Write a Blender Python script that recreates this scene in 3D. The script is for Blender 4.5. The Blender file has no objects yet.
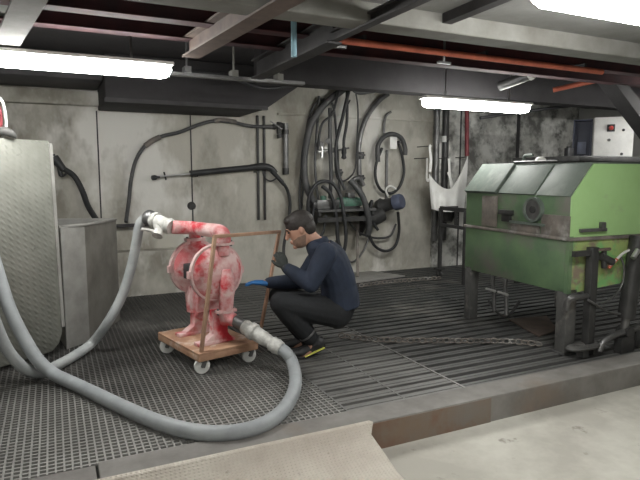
import bpy, bmesh, math, random
from mathutils import Vector, Matrix
random.seed(7)
C = bpy.context.scene.collection
V = Vector
# ---------------------------------------------------------------- camera
FPX, CH = 560.0, 1.35
yaw, pit = math.radians(25.5), math.radians(6.6)
fw = V((math.sin(yaw)*math.cos(pit), math.cos(yaw)*math.cos(pit), -math.sin(pit)))
rt = V((math.cos(yaw), -math.sin(yaw), 0))
up = rt.cross(fw)
CAM = V((0, 0, CH))
def ray(px, py): return fw + rt*((px-320)/FPX) + up*((240-py)/FPX)
def PL(px, py, p, n):
    d = ray(px, py); return CAM + d*((V(p)-CAM).dot(n)/d.dot(n))
def aY(px, py, y): return PL(px, py, (0, y, 0), V((0, 1, 0)))
def aZ(px, py, z): return PL(px, py, (0, 0, z), V((0, 0, 1)))
def aX(px, py, x): return PL(px, py, (x, 0, 0), V((1, 0, 0)))
cam = bpy.data.cameras.new('camera'); cam.lens = FPX/640*36; cam.sensor_width = 36; cam.clip_start = .05
co = bpy.data.objects.new('camera', cam); C.objects.link(co)
co.matrix_world = Matrix((( rt.x, up.x, -fw.x, 0), (rt.y, up.y, -fw.y, 0), (rt.z, up.z, -fw.z, CH), (0, 0, 0, 1)))
bpy.context.scene.camera = co
vs = bpy.context.scene.view_settings
vs.view_transform = 'Standard'; vs.look = 'None'; vs.gamma = 1; vs.exposure = 2.45; vs.use_curve_mapping = False

# ---------------------------------------------------------------- materials
def mat(name, c1, c2=None, scale=4, rough=.6, metal=0, bump=0, bscale=None, c3=None, s3=1.5, t3=(.5, .62),
        stretch=(1, 1, 1), spec=.5, t=(.35, .65), r2=None, dry=None):
    m = bpy.data.materials.new(name); m.use_nodes = True
    nt = m.node_tree; N = nt.nodes; L = nt.links
    b = N['Principled BSDF']; b.inputs['Roughness'].default_value = rough; b.inputs['Metallic'].default_value = metal
    b.inputs['Specular IOR Level'].default_value = spec
    b.inputs['Base Color'].default_value = (*c1, 1)
    geo = N.new('ShaderNodeNewGeometry'); mp = N.new('ShaderNodeMapping'); mp.inputs['Scale'].default_value = stretch
    L.new(geo.outputs['Position'], mp.inputs['Vector'])
    def noise(s, d=5):
        n = N.new('ShaderNodeTexNoise'); n.inputs['Scale'].default_value = s; n.inputs['Detail'].default_value = d
        n.inputs['Roughness'].default_value = .62
        L.new(mp.outputs[0], n.inputs['Vector']); return n
    def ramp(n, a, z):
        r = N.new('ShaderNodeMapRange'); r.inputs['From Min'].default_value = a; r.inputs['From Max'].default_value = z
        L.new(n.outputs['Fac'], r.inputs['Value']); return r
    out = None
    if c2 is not None:
        mx = N.new('ShaderNodeMix'); mx.data_type = 'RGBA'
        mx.inputs['A'].default_value = (*c1, 1); mx.inputs['B'].default_value = (*c2, 1)
        rr = ramp(noise(scale), *t); L.new(rr.outputs[0], mx.inputs['Factor']); out = mx.outputs['Result']
        if r2 is not None:
            q = N.new('ShaderNodeMapRange'); q.inputs['To Min'].default_value = rough; q.inputs['To Max'].default_value = r2
            L.new(rr.outputs[0], q.inputs['Value']); L.new(q.outputs[0], b.inputs['Roughness'])
    if c3 is not None:
        mx = N.new('ShaderNodeMix'); mx.data_type = 'RGBA'
        if out: L.new(out, mx.inputs['A'])
        else: mx.inputs['A'].default_value = (*c1, 1)
        mx.inputs['B'].default_value = (*c3, 1)
        L.new(ramp(noise(s3), *t3).outputs[0], mx.inputs['Factor']); out = mx.outputs['Result']
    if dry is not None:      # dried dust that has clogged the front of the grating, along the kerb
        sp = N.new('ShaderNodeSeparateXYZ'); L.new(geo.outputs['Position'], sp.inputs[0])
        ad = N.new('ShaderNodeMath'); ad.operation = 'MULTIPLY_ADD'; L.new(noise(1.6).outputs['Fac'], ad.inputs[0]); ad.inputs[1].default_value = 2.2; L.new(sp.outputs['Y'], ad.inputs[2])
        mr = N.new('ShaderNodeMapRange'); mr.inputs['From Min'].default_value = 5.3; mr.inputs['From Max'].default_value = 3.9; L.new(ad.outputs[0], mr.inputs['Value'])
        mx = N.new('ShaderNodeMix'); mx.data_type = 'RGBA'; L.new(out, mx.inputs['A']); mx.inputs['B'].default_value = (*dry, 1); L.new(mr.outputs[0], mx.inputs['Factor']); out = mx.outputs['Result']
    if out: L.new(out, b.inputs['Base Color'])
    if bump:
        bp = N.new('ShaderNodeBump'); bp.inputs['Strength'].default_value = 1; bp.inputs['Distance'].default_value = bump
        L.new(noise(bscale or scale*4).outputs['Fac'], bp.inputs['Height']); L.new(bp.outputs[0], b.inputs['Normal'])
    return m
def diamond(name, c1, c2, rough, freq, bump, metal=.3):
    m = mat(name, c1, c2, 3, rough, metal, c3=tuple(q*.55 for q in c2), s3=9, t3=(.66,.74))
    nt = m.node_tree; N = nt.nodes; L = nt.links
    geo = N.new('ShaderNodeNewGeometry'); sp = N.new('ShaderNodeSeparateXYZ'); L.new(geo.outputs['Position'], sp.inputs[0])
    def M(op, a, b=None):
        n = N.new('ShaderNodeMath'); n.operation = op
        for i, q in enumerate((a, b)):
            if q is None: continue
            if isinstance(q, (int, float)): n.inputs[i].default_value = q
            else: L.new(q, n.inputs[i])
        return n.outputs[0]
    yz = M('ADD', sp.outputs['Y'], sp.outputs['Z'])
    a = M('SINE', M('MULTIPLY', M('ADD', sp.outputs['X'], yz), freq)); b2 = M('SINE', M('MULTIPLY', M('SUBTRACT', sp.outputs['X'], yz), freq))
    h = M('MAXIMUM', M('MULTIPLY', a, b2), 0.0)
    bp = N.new('ShaderNodeBump'); bp.inputs['Distance'].default_value = bump; L.new(h, bp.inputs['Height'])
    L.new(bp.outputs[0], N['Principled BSDF'].inputs['Normal']); return m
def emit(name, c, s):
    m = bpy.data.materials.new(name); m.use_nodes = True; N = m.node_tree.nodes
    b = N['Principled BSDF']; b.inputs['Base Color'].default_value = (.9, .9, .9, 1)
    b.inputs['Emission Color'].default_value = (*c, 1); b.inputs['Emission Strength'].default_value = s; return m
M_ = dict(
 wall=mat('wall_concrete', (.50,.485,.43), (.27,.255,.215), 1.7, .85, bump=.004, bscale=14, c3=(.72,.71,.67), s3=1.3, t3=(.5,.62), stretch=(1,1,.6), t=(.42,.62)),
 wallr=mat('blotchy_concrete', (.50,.50,.47), (.16,.16,.15), 4.5, .85, bump=.005, bscale=16, c3=(.74,.74,.71), s3=2.4, t3=(.48,.60), t=(.42,.60)),
 paintwall=mat('pale_wall', (.45,.45,.43), (.36,.36,.34), 1.5, .8),
 conc=mat('floor_concrete', (.54,.53,.475), (.40,.385,.34), 2.0, .8, bump=.002, bscale=30, c3=(.27,.25,.215), s3=6, t3=(.62,.70), t=(.4,.62)),
 ceil=mat('ceiling_concrete', (.28,.28,.27), (.19,.19,.18), 2.5, .85, bump=.004, bscale=12),
 ceildark=mat('dark_ceiling', (.045,.043,.045), (.065,.062,.065), 3, .8),  # dark tone for the deck beyond the grey beam
 beamgrey=mat('grey_beam', (.225,.225,.21), (.14,.135,.12), 3, .8, bump=.002),
 beamrust=mat('rusty_beam', (.17,.125,.105), (.10,.075,.065), 6, .6, bump=.002),
 nearblack=mat('near_black_beam', (.024,.022,.024), (.035,.033,.035), 4, .85),  # near-black tone for the far beam and the duct
 beamdark=mat('dark_beam', (.05,.048,.05), (.032,.03,.032), 5, .7),
 beamred=mat('red_oxide_beam', (.085,.028,.032), (.045,.025,.03), 4, .85),
 orange=mat('orange_pipe', (.62,.17,.10), (.42,.11,.07), 9, .6),
 kerb=mat('kerb_steel', (.25,.24,.225), (.16,.15,.14), 3.5, .65, bump=.002, c3=(.20,.155,.12), s3=1.3, t3=(.56,.76)),
 kerbrust=mat('rusty_kerb_face', (.20,.145,.105), (.19,.17,.15), 2.6, .7, bump=.002, c3=(.19,.12,.085), s3=5, t3=(.5,.65)),
 legs=mat('dark_grey_legs', (.12,.12,.115), (.07,.07,.068), 6, .55, c3=(.2,.19,.18), s3=6, t3=(.58,.7)),
 rust=mat('rust', (.23,.12,.07), (.12,.07,.05), 6, .75, bump=.002),
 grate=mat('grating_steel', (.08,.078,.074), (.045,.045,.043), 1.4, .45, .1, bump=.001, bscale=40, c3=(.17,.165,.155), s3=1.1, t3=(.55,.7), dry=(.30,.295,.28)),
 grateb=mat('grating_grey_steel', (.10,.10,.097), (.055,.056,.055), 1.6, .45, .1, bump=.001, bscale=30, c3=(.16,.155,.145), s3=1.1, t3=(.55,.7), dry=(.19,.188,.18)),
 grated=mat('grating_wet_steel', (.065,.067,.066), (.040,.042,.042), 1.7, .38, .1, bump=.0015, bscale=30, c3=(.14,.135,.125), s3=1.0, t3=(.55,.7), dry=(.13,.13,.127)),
 pit=mat('pit', (.03,.03,.03), (.045,.045,.04), 3, .5),
 ramp=diamond('tread_plate', (.58,.54,.475), (.45,.40,.345), .55, 150, .003, .1),
 panel=diamond('embossed_steel', (.26,.265,.235), (.20,.205,.18), .42, 75, .0022, .3),
 sheet=mat('sheet_steel', (.38,.375,.355), (.24,.235,.22), 3, .5, .3, bump=.001),
 sheetd=mat('darker_sheet_steel', (.25,.24,.215), (.15,.14,.125), 3, .6, .1, bump=.001),  # the sheet steel in a darker tone, for one bin side
 steel=mat('old_steel', (.20,.20,.20), (.12,.12,.12), 8, .4, .6),
 bright=mat('bright_steel', (.6,.6,.6), None, 8, .3, .8),
 dark=mat('dark_steel', (.06,.06,.06), (.035,.035,.035), 8, .45, .2),
 black=mat('black_rubber', (.022,.023,.025), (.035,.036,.038), 8, .5),
 hosed=mat('dark_hose', (.05,.052,.055), (.09,.09,.09), 6, .5),
 hoseg=mat('grey_hose', (.37,.395,.41), (.29,.31,.325), 6, .5, bump=.001, bscale=40),
 hoseg2=mat('dusty_grey_hose', (.40,.42,.42), (.30,.32,.33), 8, .6, bump=.002, bscale=30),
 white=mat('white_paint', (.75,.75,.73), (.6,.6,.58), 5, .5),
 dust=mat('white_dusty_fitting', (.66,.66,.63), (.36,.36,.34), 16, .7, bump=.003, bscale=50),
 pump=mat('dusty_red_casting', (.54,.14,.15), (.72,.53,.52), 7, .65, bump=.003, bscale=40, c3=(.52,.03,.045), s3=4, t3=(.50,.60), t=(.36,.60)),
 pumpband=mat('dusty_clamp', (.72,.58,.56), (.58,.30,.30), 14, .55, bump=.001),
 wood=mat('worn_plywood', (.48,.30,.19), (.36,.20,.13), 7, .7, c3=(.60,.50,.42), s3=6, t3=(.52,.66), stretch=(1,1,1)),
 post=mat('brown_wood_bar', (.42,.27,.18), (.33,.19,.13), 12, .6),
 green=mat('green_paint', (.145,.235,.12), (.10,.165,.095), 4, .5, c3=(.17,.165,.145), s3=2.6, t3=(.50,.66)),
 greenlit=mat('lit_green_paint', (.38,.60,.27), (.34,.55,.23), 3, .55, c3=(.34,.46,.25), s3=5, t3=(.6,.75)),  # lit copy of the green paint: lamp light on the end put into colour
 greenw=mat('worn_yellow_green_paint', (.36,.46,.17), (.25,.20,.15), 7, .6, c3=(.22,.50,.18), s3=5, t3=(.52,.62), t=(.45,.6)),
 greyg=mat('grey_green_lid', (.135,.165,.14), (.10,.125,.108), 5, .65, c3=(.20,.225,.20), s3=4, t3=(.52,.7)),
 grimy=mat('grimy_plate', (.24,.21,.185), (.12,.11,.10), 7, .6, c3=(.34,.33,.31), s3=5, t3=(.55,.7)),
 navy=mat('navy_workwear', (.022,.032,.058), (.015,.022,.040), 9, .85, bump=.006, bscale=14),
 trouser=mat('charcoal_workwear', (.017,.019,.022), (.011,.012,.014), 9, .85, bump=.006, bscale=14),
 glove=mat('black_glove', (.018,.024,.022), (.03,.034,.03), 30, .7),
 bglove=mat('blue_glove', (.03,.19,.50), (.02,.14,.40), 20, .5),
 skin=mat('skin', (.50,.29,.21), (.44,.24,.17), 20, .55),
 beard=mat('stubble', (.20,.13,.10), (.28,.18,.13), 60, .8),
 hair=mat('hair', (.022,.018,.016), (.035,.03,.027), 60, .6, bump=.003, bscale=120),
 yellow=mat('yellow_sole', (.70,.72,.15), None, 5, .5),
 fabric=mat('bag_fabric', (.93,.93,.91), (.82,.82,.79), 6, .85, bump=.004, bscale=12),
 redhose=mat('dark_red_hose', (.30,.05,.06), (.2,.04,.05), 8, .5),
 bluec=mat('pale_blue', (.30,.50,.60), None, 5, .4),
 bluegrey=mat('blue_grey_paint', (.10,.12,.19), (.07,.08,.12), 9, .5),
 gmotor=mat('green_motor_paint', (.09,.24,.17), (.14,.20,.17), 9, .5),
 navybox=mat('dark_blue_box', (.02,.025,.05), None, 5, .5),
 tag=mat('white_plastic', (.85,.85,.83), None, 5, .4),
 red=mat('red_plastic', (.5,.05,.04), None, 5, .4),
 glass=mat('milky_glass', (.75,.75,.72), None, 5, .15),
 tube=emit('fluorescent_diffuser', (1.0,.99,.95), 11.0),
)
# ---------------------------------------------------------------- mesh builder
def spline(pts, k=6, closed=False):
    pts = [V(p) for p in pts]; n = len(pts); out = []
    if n < 3: return pts
    rng = range(n if closed else n-1)
    for i in rng:
        if closed: a, b, c, d = pts[i-1], pts[i], pts[(i+1) % n], pts[(i+2) % n]
        else: a, b, c, d = pts[max(i-1,0)], pts[i], pts[i+1], pts[min(i+2,n-1)]
        for j in range(k):
            t = j/k
            out.append(.5*((2*b)+(c-a)*t+(2*a-5*b+4*c-d)*t*t+(3*b-a-3*c+d)*t**3))
    if not closed: out.append(pts[-1])
    return out
class MB:
    def __init__(s): s.bm = bmesh.new()
    def face(s, vs):
        try: s.bm.faces.new(vs)
        except ValueError: pass
    def hexa(s, p):
        v = [s.bm.verts.new(q) for q in p]
        for f in ((0,3,2,1),(4,5,6,7),(0,1,5,4),(1,2,6,5),(2,3,7,6),(3,0,4,7)): s.face([v[i] for i in f])
    def box(s, c, d, R=None):
        c = V(c); R = R or Matrix.Identity(3)
        s.hexa([c + R @ V((x*d[0]/2, y*d[1]/2, z*d[2]/2)) for z in (-1,1) for x,y in ((-1,-1),(1,-1),(1,1),(-1,1))]); return s
    def bb(s, x0, x1, y0, y1, z0, z1): return s.box(((x0+x1)/2,(y0+y1)/2,(z0+z1)/2), (x1-x0,y1-y0,z1-z0))
    def beam(s, p0, p1, w, h, upv=(0,0,1)):
        p0, p1 = V(p0), V(p1); d = (p1-p0); l = d.length; d.normalize()
        x = d.cross(V(upv)); x.normalize(); z = x.cross(d)
        s.box((p0+p1)/2, (w, l, h), Matrix((x, d, z)).transposed()); return s
    def ibeam(s, p0, p1, w, h, t=.012):
        z = V((0,0,1))
        s.beam(p0, p1, w, t); s.beam(V(p0)+z*(h-t), V(p1)+z*(h-t), w, t); s.beam(V(p0)+z*(h-t)/2, V(p1)+z*(h-t)/2, t, h-2*t+.001); return s
    def rings(s, rs, closed=False, cap=True):
        vv = [[s.bm.verts.new(p) for p in r] for r in rs]; n = len(vv[0]); m = len(vv)
        for i in range(m if closed else m-1):
            a, b = vv[i], vv[(i+1) % m]
            for j in range(n): s.face([a[j], a[(j+1)%n], b[(j+1)%n], b[j]])
        if cap and not closed:
            s.face(vv[0][::-1]); s.face(vv[-1])
        return s
    def tube(s, pts, r, n=10, closed=False, k=6, smooth=True, rb=None, side=None):
        m0 = len(pts); R = r if isinstance(r, (list, tuple)) else [r]*m0
        RB = rb if rb is not None else R
        if not isinstance(RB, (list, tuple)): RB = [RB]*m0
        if smooth and m0 > 2:
            P = spline(pts, k, closed)
            def intr(A):
                o = []
                for i in range(len(P)):
                    q = i/k; a = int(q); f = q-a; b = (a+1) % m0 if closed else min(a+1, m0-1); a = min(a, m0-1)
                    f = f*f*(3-2*f); o.append(A[a]*(1-f)+A[b]*f)
                return o
            R, RB = intr(R), intr(RB)
        else: P = [V(p) for p in pts]
        rs = []; m = len(P); nrm = None
        for i in range(m):
            a = P[(i-1) % m] if closed or i else P[0]; b = P[(i+1) % m] if closed or i < m-1 else P[-1]
            t = b-a
            if t.length < 1e-9: t = V((0,0,1))
            t.normalize()
            if side is not None: nrm = V(side)
            elif nrm is None: nrm = V((0,0,1)) if abs(t.z) < .9 else V((1,0,0))
            nrm = nrm - t*nrm.dot(t); nrm.normalize(); bi = t.cross(nrm)
            rs.append([P[i] + nrm*(R[i]*math.cos(2*math.pi*j/n)) + bi*(RB[i]*math.sin(2*math.pi*j/n)) for j in range(n)])
        return s.rings(rs, closed)
    def cyl(s, p0, p1, r0, r1=None, n=20): return s.tube([p0, p1], [r0, r0 if r1 is None else r1], n, smooth=False)
    def lathe(s, p, ax, prof, n=24):          # prof: (distance along axis, radius)
        p = V(p); ax = V(ax).normalized(); a = ax.orthogonal().normalized(); b = ax.cross(a)
        return s.rings([[p+ax*t+a*(max(r,.0005)*math.cos(2*math.pi*j/n))+b*(max(r,.0005)*math.sin(2*math.pi*j/n)) for j in range(n)] for t, r in prof])
    def ell(s, c, r, R=None, n=16):
        R = R or Matrix.Identity(3); c = V(c); rs = []
        for i in range(1, n):
            a = math.pi*i/n
            rs.append([c + R @ V((r[0]*math.sin(a)*math.cos(2*math.pi*j/n), r[1]*math.sin(a)*math.sin(2*math.pi*j/n), -r[2]*math.cos(a))) for j in range(n)])
        return s.rings(rs)
    def prism(s, pts, off):
        off = V(off); a = [s.bm.verts.new(V(p)) for p in pts]; b = [s.bm.verts.new(V(p)+off) for p in pts]; n = len(a)
        s.face(a[::-1]); s.face(b)
        for i in range(n): s.face([a[i], a[(i+1)%n], b[(i+1)%n], b[i]])
        return s
    def build(s, name, m, parent=None, bevel=0, remesh=0, smooth=True, sm=0, label=None, kind=None):
        bmesh.ops.recalc_face_normals(s.bm, faces=s.bm.faces)
        me = bpy.data.meshes.new(name); s.bm.to_mesh(me); s.bm.free()
        o = bpy.data.objects.new(name, me); C.objects.link(o)
        if remesh:
            md = o.modifiers.new('r', 'REMESH'); md.mode = 'VOXEL'; md.voxel_size = remesh
            if sm:
                m2 = o.modifiers.new('s', 'SMOOTH'); m2.iterations = sm; m2.factor = .5
        if bevel:
            md = o.modifiers.new('b', 'BEVEL'); md.width = bevel; md.segments = 2; md.limit_method = 'ANGLE'; md.angle_limit = .6
        if remesh or bevel:
            dg = bpy.context.evaluated_depsgraph_get(); me2 = bpy.data.meshes.new_from_object(o.evaluated_get(dg))
            o.modifiers.clear(); o.data = me2; me = me2; me.name = name
        me.materials.clear(); me.materials.append(M_[m])
        if smooth:
            for p in me.polygons: p.use_smooth = True
            if not remesh: me.set_sharp_from_angle(angle=.7)
        if parent is not None:
            root = parent
            while root.parent: root = root.parent
            me.transform(Matrix.Translation(-root.location)); o.parent = parent
        else:
            cs = [V(v.co) for v in me.vertices]
            org = V(((min(c.x for c in cs)+max(c.x for c in cs))/2, (min(c.y for c in cs)+max(c.y for c in cs))/2, min(c.z for c in cs)))
            me.transform(Matrix.Translation(-org)); o.location = org
        if label: o['label'] = label
        if kind: o['kind'] = kind
        return o
def root(name, loc, label, cat, group=None):
    o = bpy.data.objects.new(name, None); C.objects.link(o); o.location = loc; o.empty_display_size = .1
    return tag(o, label, cat, group)
def tag(o, label, cat, group=None):
    o['label'] = label; o['category'] = cat
    if group: o['group'] = group
    return o
def struct(name, mb, m, **k):
    o = mb.build(name, m, **k); o['kind'] = 'structure'; return o
# ================================================================ SETTING
WY = 6.7
struct('floor', MB().bb(-3,9,-2.2,2.53,-.30,-.15), 'conc', smooth=False)
struct('floor_pit', MB().bb(-3,9,2.53,WY+.2,-.42,-.32), 'pit', smooth=False)
w = MB().bb(-3,7.9,WY,WY+.2,-.32,2.5)
struct('wall_back', w, 'wall', smooth=False)
struct('wall_right', MB().bb(7.9,8.1,-2.2,WY+.2,-.32,2.5), 'paintwall', smooth=False)
struct('wall_left', MB().bb(-3.2,-3,-2.2,WY+.2,-.32,2.5), 'wall', smooth=False)
struct('wall_front', MB().bb(-3.2,8.1,-2.4,-2.2,-.32,2.5), 'wall', smooth=False)
# blotchy right half of the back wall, standing slightly proud
struct('wall_back_right', MB().bb(5.0,7.9,WY-.05,WY,-.32,2.5), 'wallr', smooth=False)
struct('ceiling', MB().bb(-3.2,8.1,-2.4,2.66,2.2,2.6), 'ceil', smooth=False)
struct('ceiling_deck', MB().bb(-3.2,8.1,2.66,WY+.2,2.5,2.6), 'ceildark', smooth=False)
# kerb
k = MB().bb(-3,.12,2.515,2.70,-.32,.0).bb(.13,9,2.51,2.70,-.32,.012)
struct('trim_1', k, 'kerb', smooth=False, bevel=.006)
struct('trim_8', MB().bb(1.2,2.35,2.505,2.512,-.15,.004), 'kerbrust', smooth=False)
# wall ledges and seams
struct('trim_2', MB().bb(-1.2,1.75,WY-.22,WY,-.05,.50), 'wall', smooth=False, bevel=.01)
struct('trim_7', MB().bb(-1.2,1.15,WY-.10,WY,.77,.80), 'beamdark', smooth=False)
struct('trim_3', MB().bb(-3,.5,WY-.12,WY,2.09,2.24), 'wall', smooth=False, bevel=.01)
struct('trim_4', MB().bb(2.6,5.0,WY-.03,WY,2.10,2.13), 'wall', smooth=False, bevel=.008)
struct('trim_5', MB().bb(.475,.49,WY-.006,WY,0,2.05).bb(1.50,1.515,WY-.006,WY,0.8,2.05).bb(6.55,6.60,WY-.07,WY-.05,1.1,2.5).bb(5.45,5.47,WY-.06,WY-.05,0,2.5), 'beamdark', smooth=False)
# gratings
SX1, SX2 = 1.47, 2.32
g = MB(); x = -1.6
while x < SX1-.01: g.bb(x, x+.009, 2.70, WY, -.016, 0); x += .036
y = 2.715
while y < WY: g.bb(-1.6, SX1, y, y+.011, -.014, -.001); y += .036
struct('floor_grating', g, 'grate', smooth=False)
g = MB(); y = 2.71
while y < WY:
    g.bb(SX1+.01, SX2-.01, y, y+.030, -.012, 0); g.bb(SX1+.01, SX2-.01, y+.040, y+.082, -.012, -.001); g.bb(SX1+.01, SX2-.01, y, y+.006, -.04, -.012); g.bb(SX1+.01, SX2-.01, y+.076, y+.082, -.04, -.012); y += .115
for q in (SX1, SX1+.4): g.bb(q, q+.012, 2.70, WY, -.04, .001)
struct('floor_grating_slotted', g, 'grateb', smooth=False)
g = MB(); y = 2.71
while y < WY:
    g.bb(SX2+.012, 7.85, y, y+.030, -.012, 0); g.bb(SX2+.012, 7.85, y+.038, y+.068, -.012, -.001); g.bb(SX2+.012, 7.85, y, y+.006, -.04, -.012); g.bb(SX2+.012, 7.85, y+.062, y+.068, -.04, -.012); y += .115
for q in (SX2+1.6, SX2+3.2): g.bb(q, q+.012, 2.70, WY, -.04, .001)
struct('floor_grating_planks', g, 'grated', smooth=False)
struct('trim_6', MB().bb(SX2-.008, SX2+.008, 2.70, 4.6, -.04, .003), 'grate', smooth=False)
# ---- ceiling beams
struct('ceiling_beam', MB().bb(-3,7.9,2.50,2.66,2.105,2.21), 'beamgrey', smooth=False, bevel=.008)
struct('ceiling_joist', MB().ibeam((.12,2.70-1.0,2.1),(-.27,4.3,2.1),.13,.14), 'beamgrey', smooth=False)
struct('ceiling_joist_rusty', MB().ibeam((1.03,1.6,2.1),(.84,3.68,2.1),.11,.12), 'beamrust', smooth=False)
struct('ceiling_joist_dark', MB().ibeam((1.49,1.6,2.1),(1.47,2.9,2.1),.05,.06).ibeam((1.47,2.9,2.09),(1.47,4.2,2.09),.10,.14), 'beamdark', smooth=False)
struct('ceiling_rib', MB().beam((1.94,2.5,2.175),(1.90,1.2,2.175),.06,.05), 'beamdark', smooth=False)
struct('ceiling_beam_red', MB().ibeam((-3,3.27,2.2),(7.8,3.27,2.2),.10,.18,.006), 'beamred', smooth=False)
struct('ceiling_beam_red.001', MB().ibeam((-3,3.66,2.2),(7.8,3.66,2.2),.10,.18,.006), 'beamred', smooth=False)
struct('ceiling_beam_dark', MB().bb(1.7,7.8,4.75,4.95,2.17,2.5), 'nearblack', smooth=False)
# diagonal brace top right
a, b = aY(604,72,3.75), aY(662,150,3.75)
struct('ceiling_brace', MB().beam(a-(b-a)*.1, b+(b-a)*.2, .12, .17, (0,1,0)), 'beamdark', smooth=False, bevel=.004)
# ================================================================ CEILING THINGS
pa, pb = aY(338,40,3.10), aY(602,72,3.10)
t = root('pipe', (pa.x,3.1,pa.z), 'long orange-red pipe under the ceiling beside the dark red beam', 'pipe')
MB().cyl(pa, pb, .021, n=14).build('pipe_body', 'orange', t)
for q_ in (.08,.5,.92):
    c = pa.lerp(pb,q_); MB().bb(c.x-.012,c.x+.012,c.y+.0,3.24,c.z+.015,c.z+.05).build('clamp', 'beamdark', t)
pp = MB().tube([aY(553,90,4.3), aY(580,84,4.1), aY(618,76,3.78)], .025, 10)
tag(pp.build('pipe', 'orange'), 'short pinkish pipe sloping up to the dark diagonal brace, above white cabinet', 'pipe')
# duct over back wall
t = root('air_duct', (1.5,6.1,2.03), 'wide dark duct running under the ceiling along the back wall, left side', 'duct')
MB().prism([(-.0+.5,5.75,2.05),(2.1,5.75,2.05),(2.75,5.75,2.49),(.5,5.75,2.49)], (0,.93,0)).build('duct_body', 'nearblack', t, bevel=.01)
MB().bb(-3,.49,5.85,6.55,2.25,2.49).build('duct_extension', 'ceildark', t, bevel=.01)
MB().bb(.49,2.12,5.73,5.76,2.04,2.08).build('flange', 'beamdark', t)
# cable tray/rail
t = root('cable_rail', (1.4,4.4,2.1), 'thin pale metal rail with brackets running under the ceiling beyond the left lamp', 'rail')
MB().bb(.78,1.95,4.38,4.44,2.10,2.125).build('rail', 'steel', t)
for x in (.95,1.32,1.7): MB().bb(x,x+.05,4.36,4.46,2.12,2.17).bb(x+.02,x+.03,4.40,4.42,2.16,2.5).build('bracket', 'beamgrey' if x>1.2 else 'steel', t)
def hang(p, l, name='pipe_hanger', lab='', m='steel', top=2.3):
    t = root(name, p, lab, 'hanger'); p = V(p)
    MB().cyl(p, (p.x,p.y,top), .008, n=8).build('rod', m, t)
    MB().bb(p.x-.05,p.x+.05,p.y-.012,p.y+.012,p.z-.012,p.z+.002).build('foot', m, t)
p = aY(338,46,3.0); hang(p, .2, lab='steel rod hanger at the left end of the orange ceiling pipe', m='steel', top=2.5)
p = aY(444,62,3.1); hang(p, .2, lab='small steel hanger below the middle of the orange ceiling pipe', m='steel', top=2.5)
a = aY(294,57,3.05)
t = MB().cyl(a, (a.x,a.y,2.5), .017, n=12)
tag(t.build('hanging_tube', 'bluec'), 'short pale blue tube hanging from the ceiling by the dark joist', 'tube')
a, b = aY(500,86,4.15), aY(530,75,3.85)
t = root('pipe_stub', b, 'grey pipe stub with a pale open end above the right lamp', 'pipe')
MB().cyl(a, b, .045).build('pipe_body', 'dark', t); MB().cyl(b, b+(b-a).normalized()*.03, .05, .045).build('pipe_end', 'white', t)
MB().cyl((a+b)/2, ((a+b)/2).to_2d().to_3d()+V((0,0,2.5)), .008, n=8).build('hanger', 'steel', t)
# lamps
def lamp(x0, x1, y, z, lab, top):
    t = root('fluorescent_lamp', ((x0+x1)/2, y, z), lab, 'lamp', None)
    def prof(w, h, z0): return [V((0, -w, z0+h)), V((0, -w*.9, z0+h*.35)), V((0, -w*.5, z0)), V((0, w*.5, z0)), V((0, w*.9, z0+h*.35)), V((0, w, z0+h))]
    m = MB(); rs = []
    for x, s in ((x0, .3), (x0+.02, .8), (x0+.06, 1), (x1-.06, 1), (x1-.02, .8), (x1, .3)):
        rs.append([V((x, y, z)) + V((0, p.y*s, (p.z)*s + .06*(1-s))) for p in prof(.065, .075, 0)])
    m.rings(rs).build('diffuser', 'tube', t)
    MB().bb(x0-.01, x1+.01, y-.07, y+.07, z+.076, z+.1).build('housing', 'white', t, bevel=.008)
    for x in (x0+.25, x1-.25): MB().cyl((x,y,z+.1), (x,y,top), .008, n=8).build('hanger', 'steel', t)
lamp(-.56, .75, 3.86, 1.985, 'glowing fluorescent ceiling lamp above the embossed panel, at left', 2.5)
lamp(3.10, 4.38, 4.31, 1.97, 'glowing fluorescent ceiling lamp above the white bag, shortest in view', 2.5)
lamp(1.66, 2.94, 1.62, 1.985, 'glowing fluorescent ceiling lamp cut off by the top right corner', 2.2)
lamp(-1.2, .1, -.6, 1.985, 'fluorescent ceiling lamp added unseen behind the viewer to fill shadows', 2.2)  # added lamp out of view, lifts the shadows
lamp(5.6, 6.9, 3.2, 2.06, 'glowing fluorescent ceiling lamp beyond the right edge near the cabinet', 2.5)
# ================================================================ RAMP PLATE
m = MB(); prof = [(2.525,.020),(2.505,.017),(2.465,-.03),(2.39,-.10),(2.25,-.138),(2.0,-.144),(1.2,-.144)]
rs = []
for i in range(0, 33):
    x = -2.2 + (1.50+2.2)*i/32; rs.append([V((x+(.0 if i<32 else .02*math.sin(j*2.3)), yy, zz+.0)) for j,(yy,zz) in enumerate(prof)] + [V((x+(.0 if i<32 else .02*math.sin(j*2.3)), yy, zz-.005)) for j,(yy,zz) in reversed(list(enumerate(prof)))])
m.rings(rs)
tag(m.build('tread_plate', 'ramp'), 'pale tread plate ramp leaning from the concrete floor over the kerb', 'metal plate')
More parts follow.
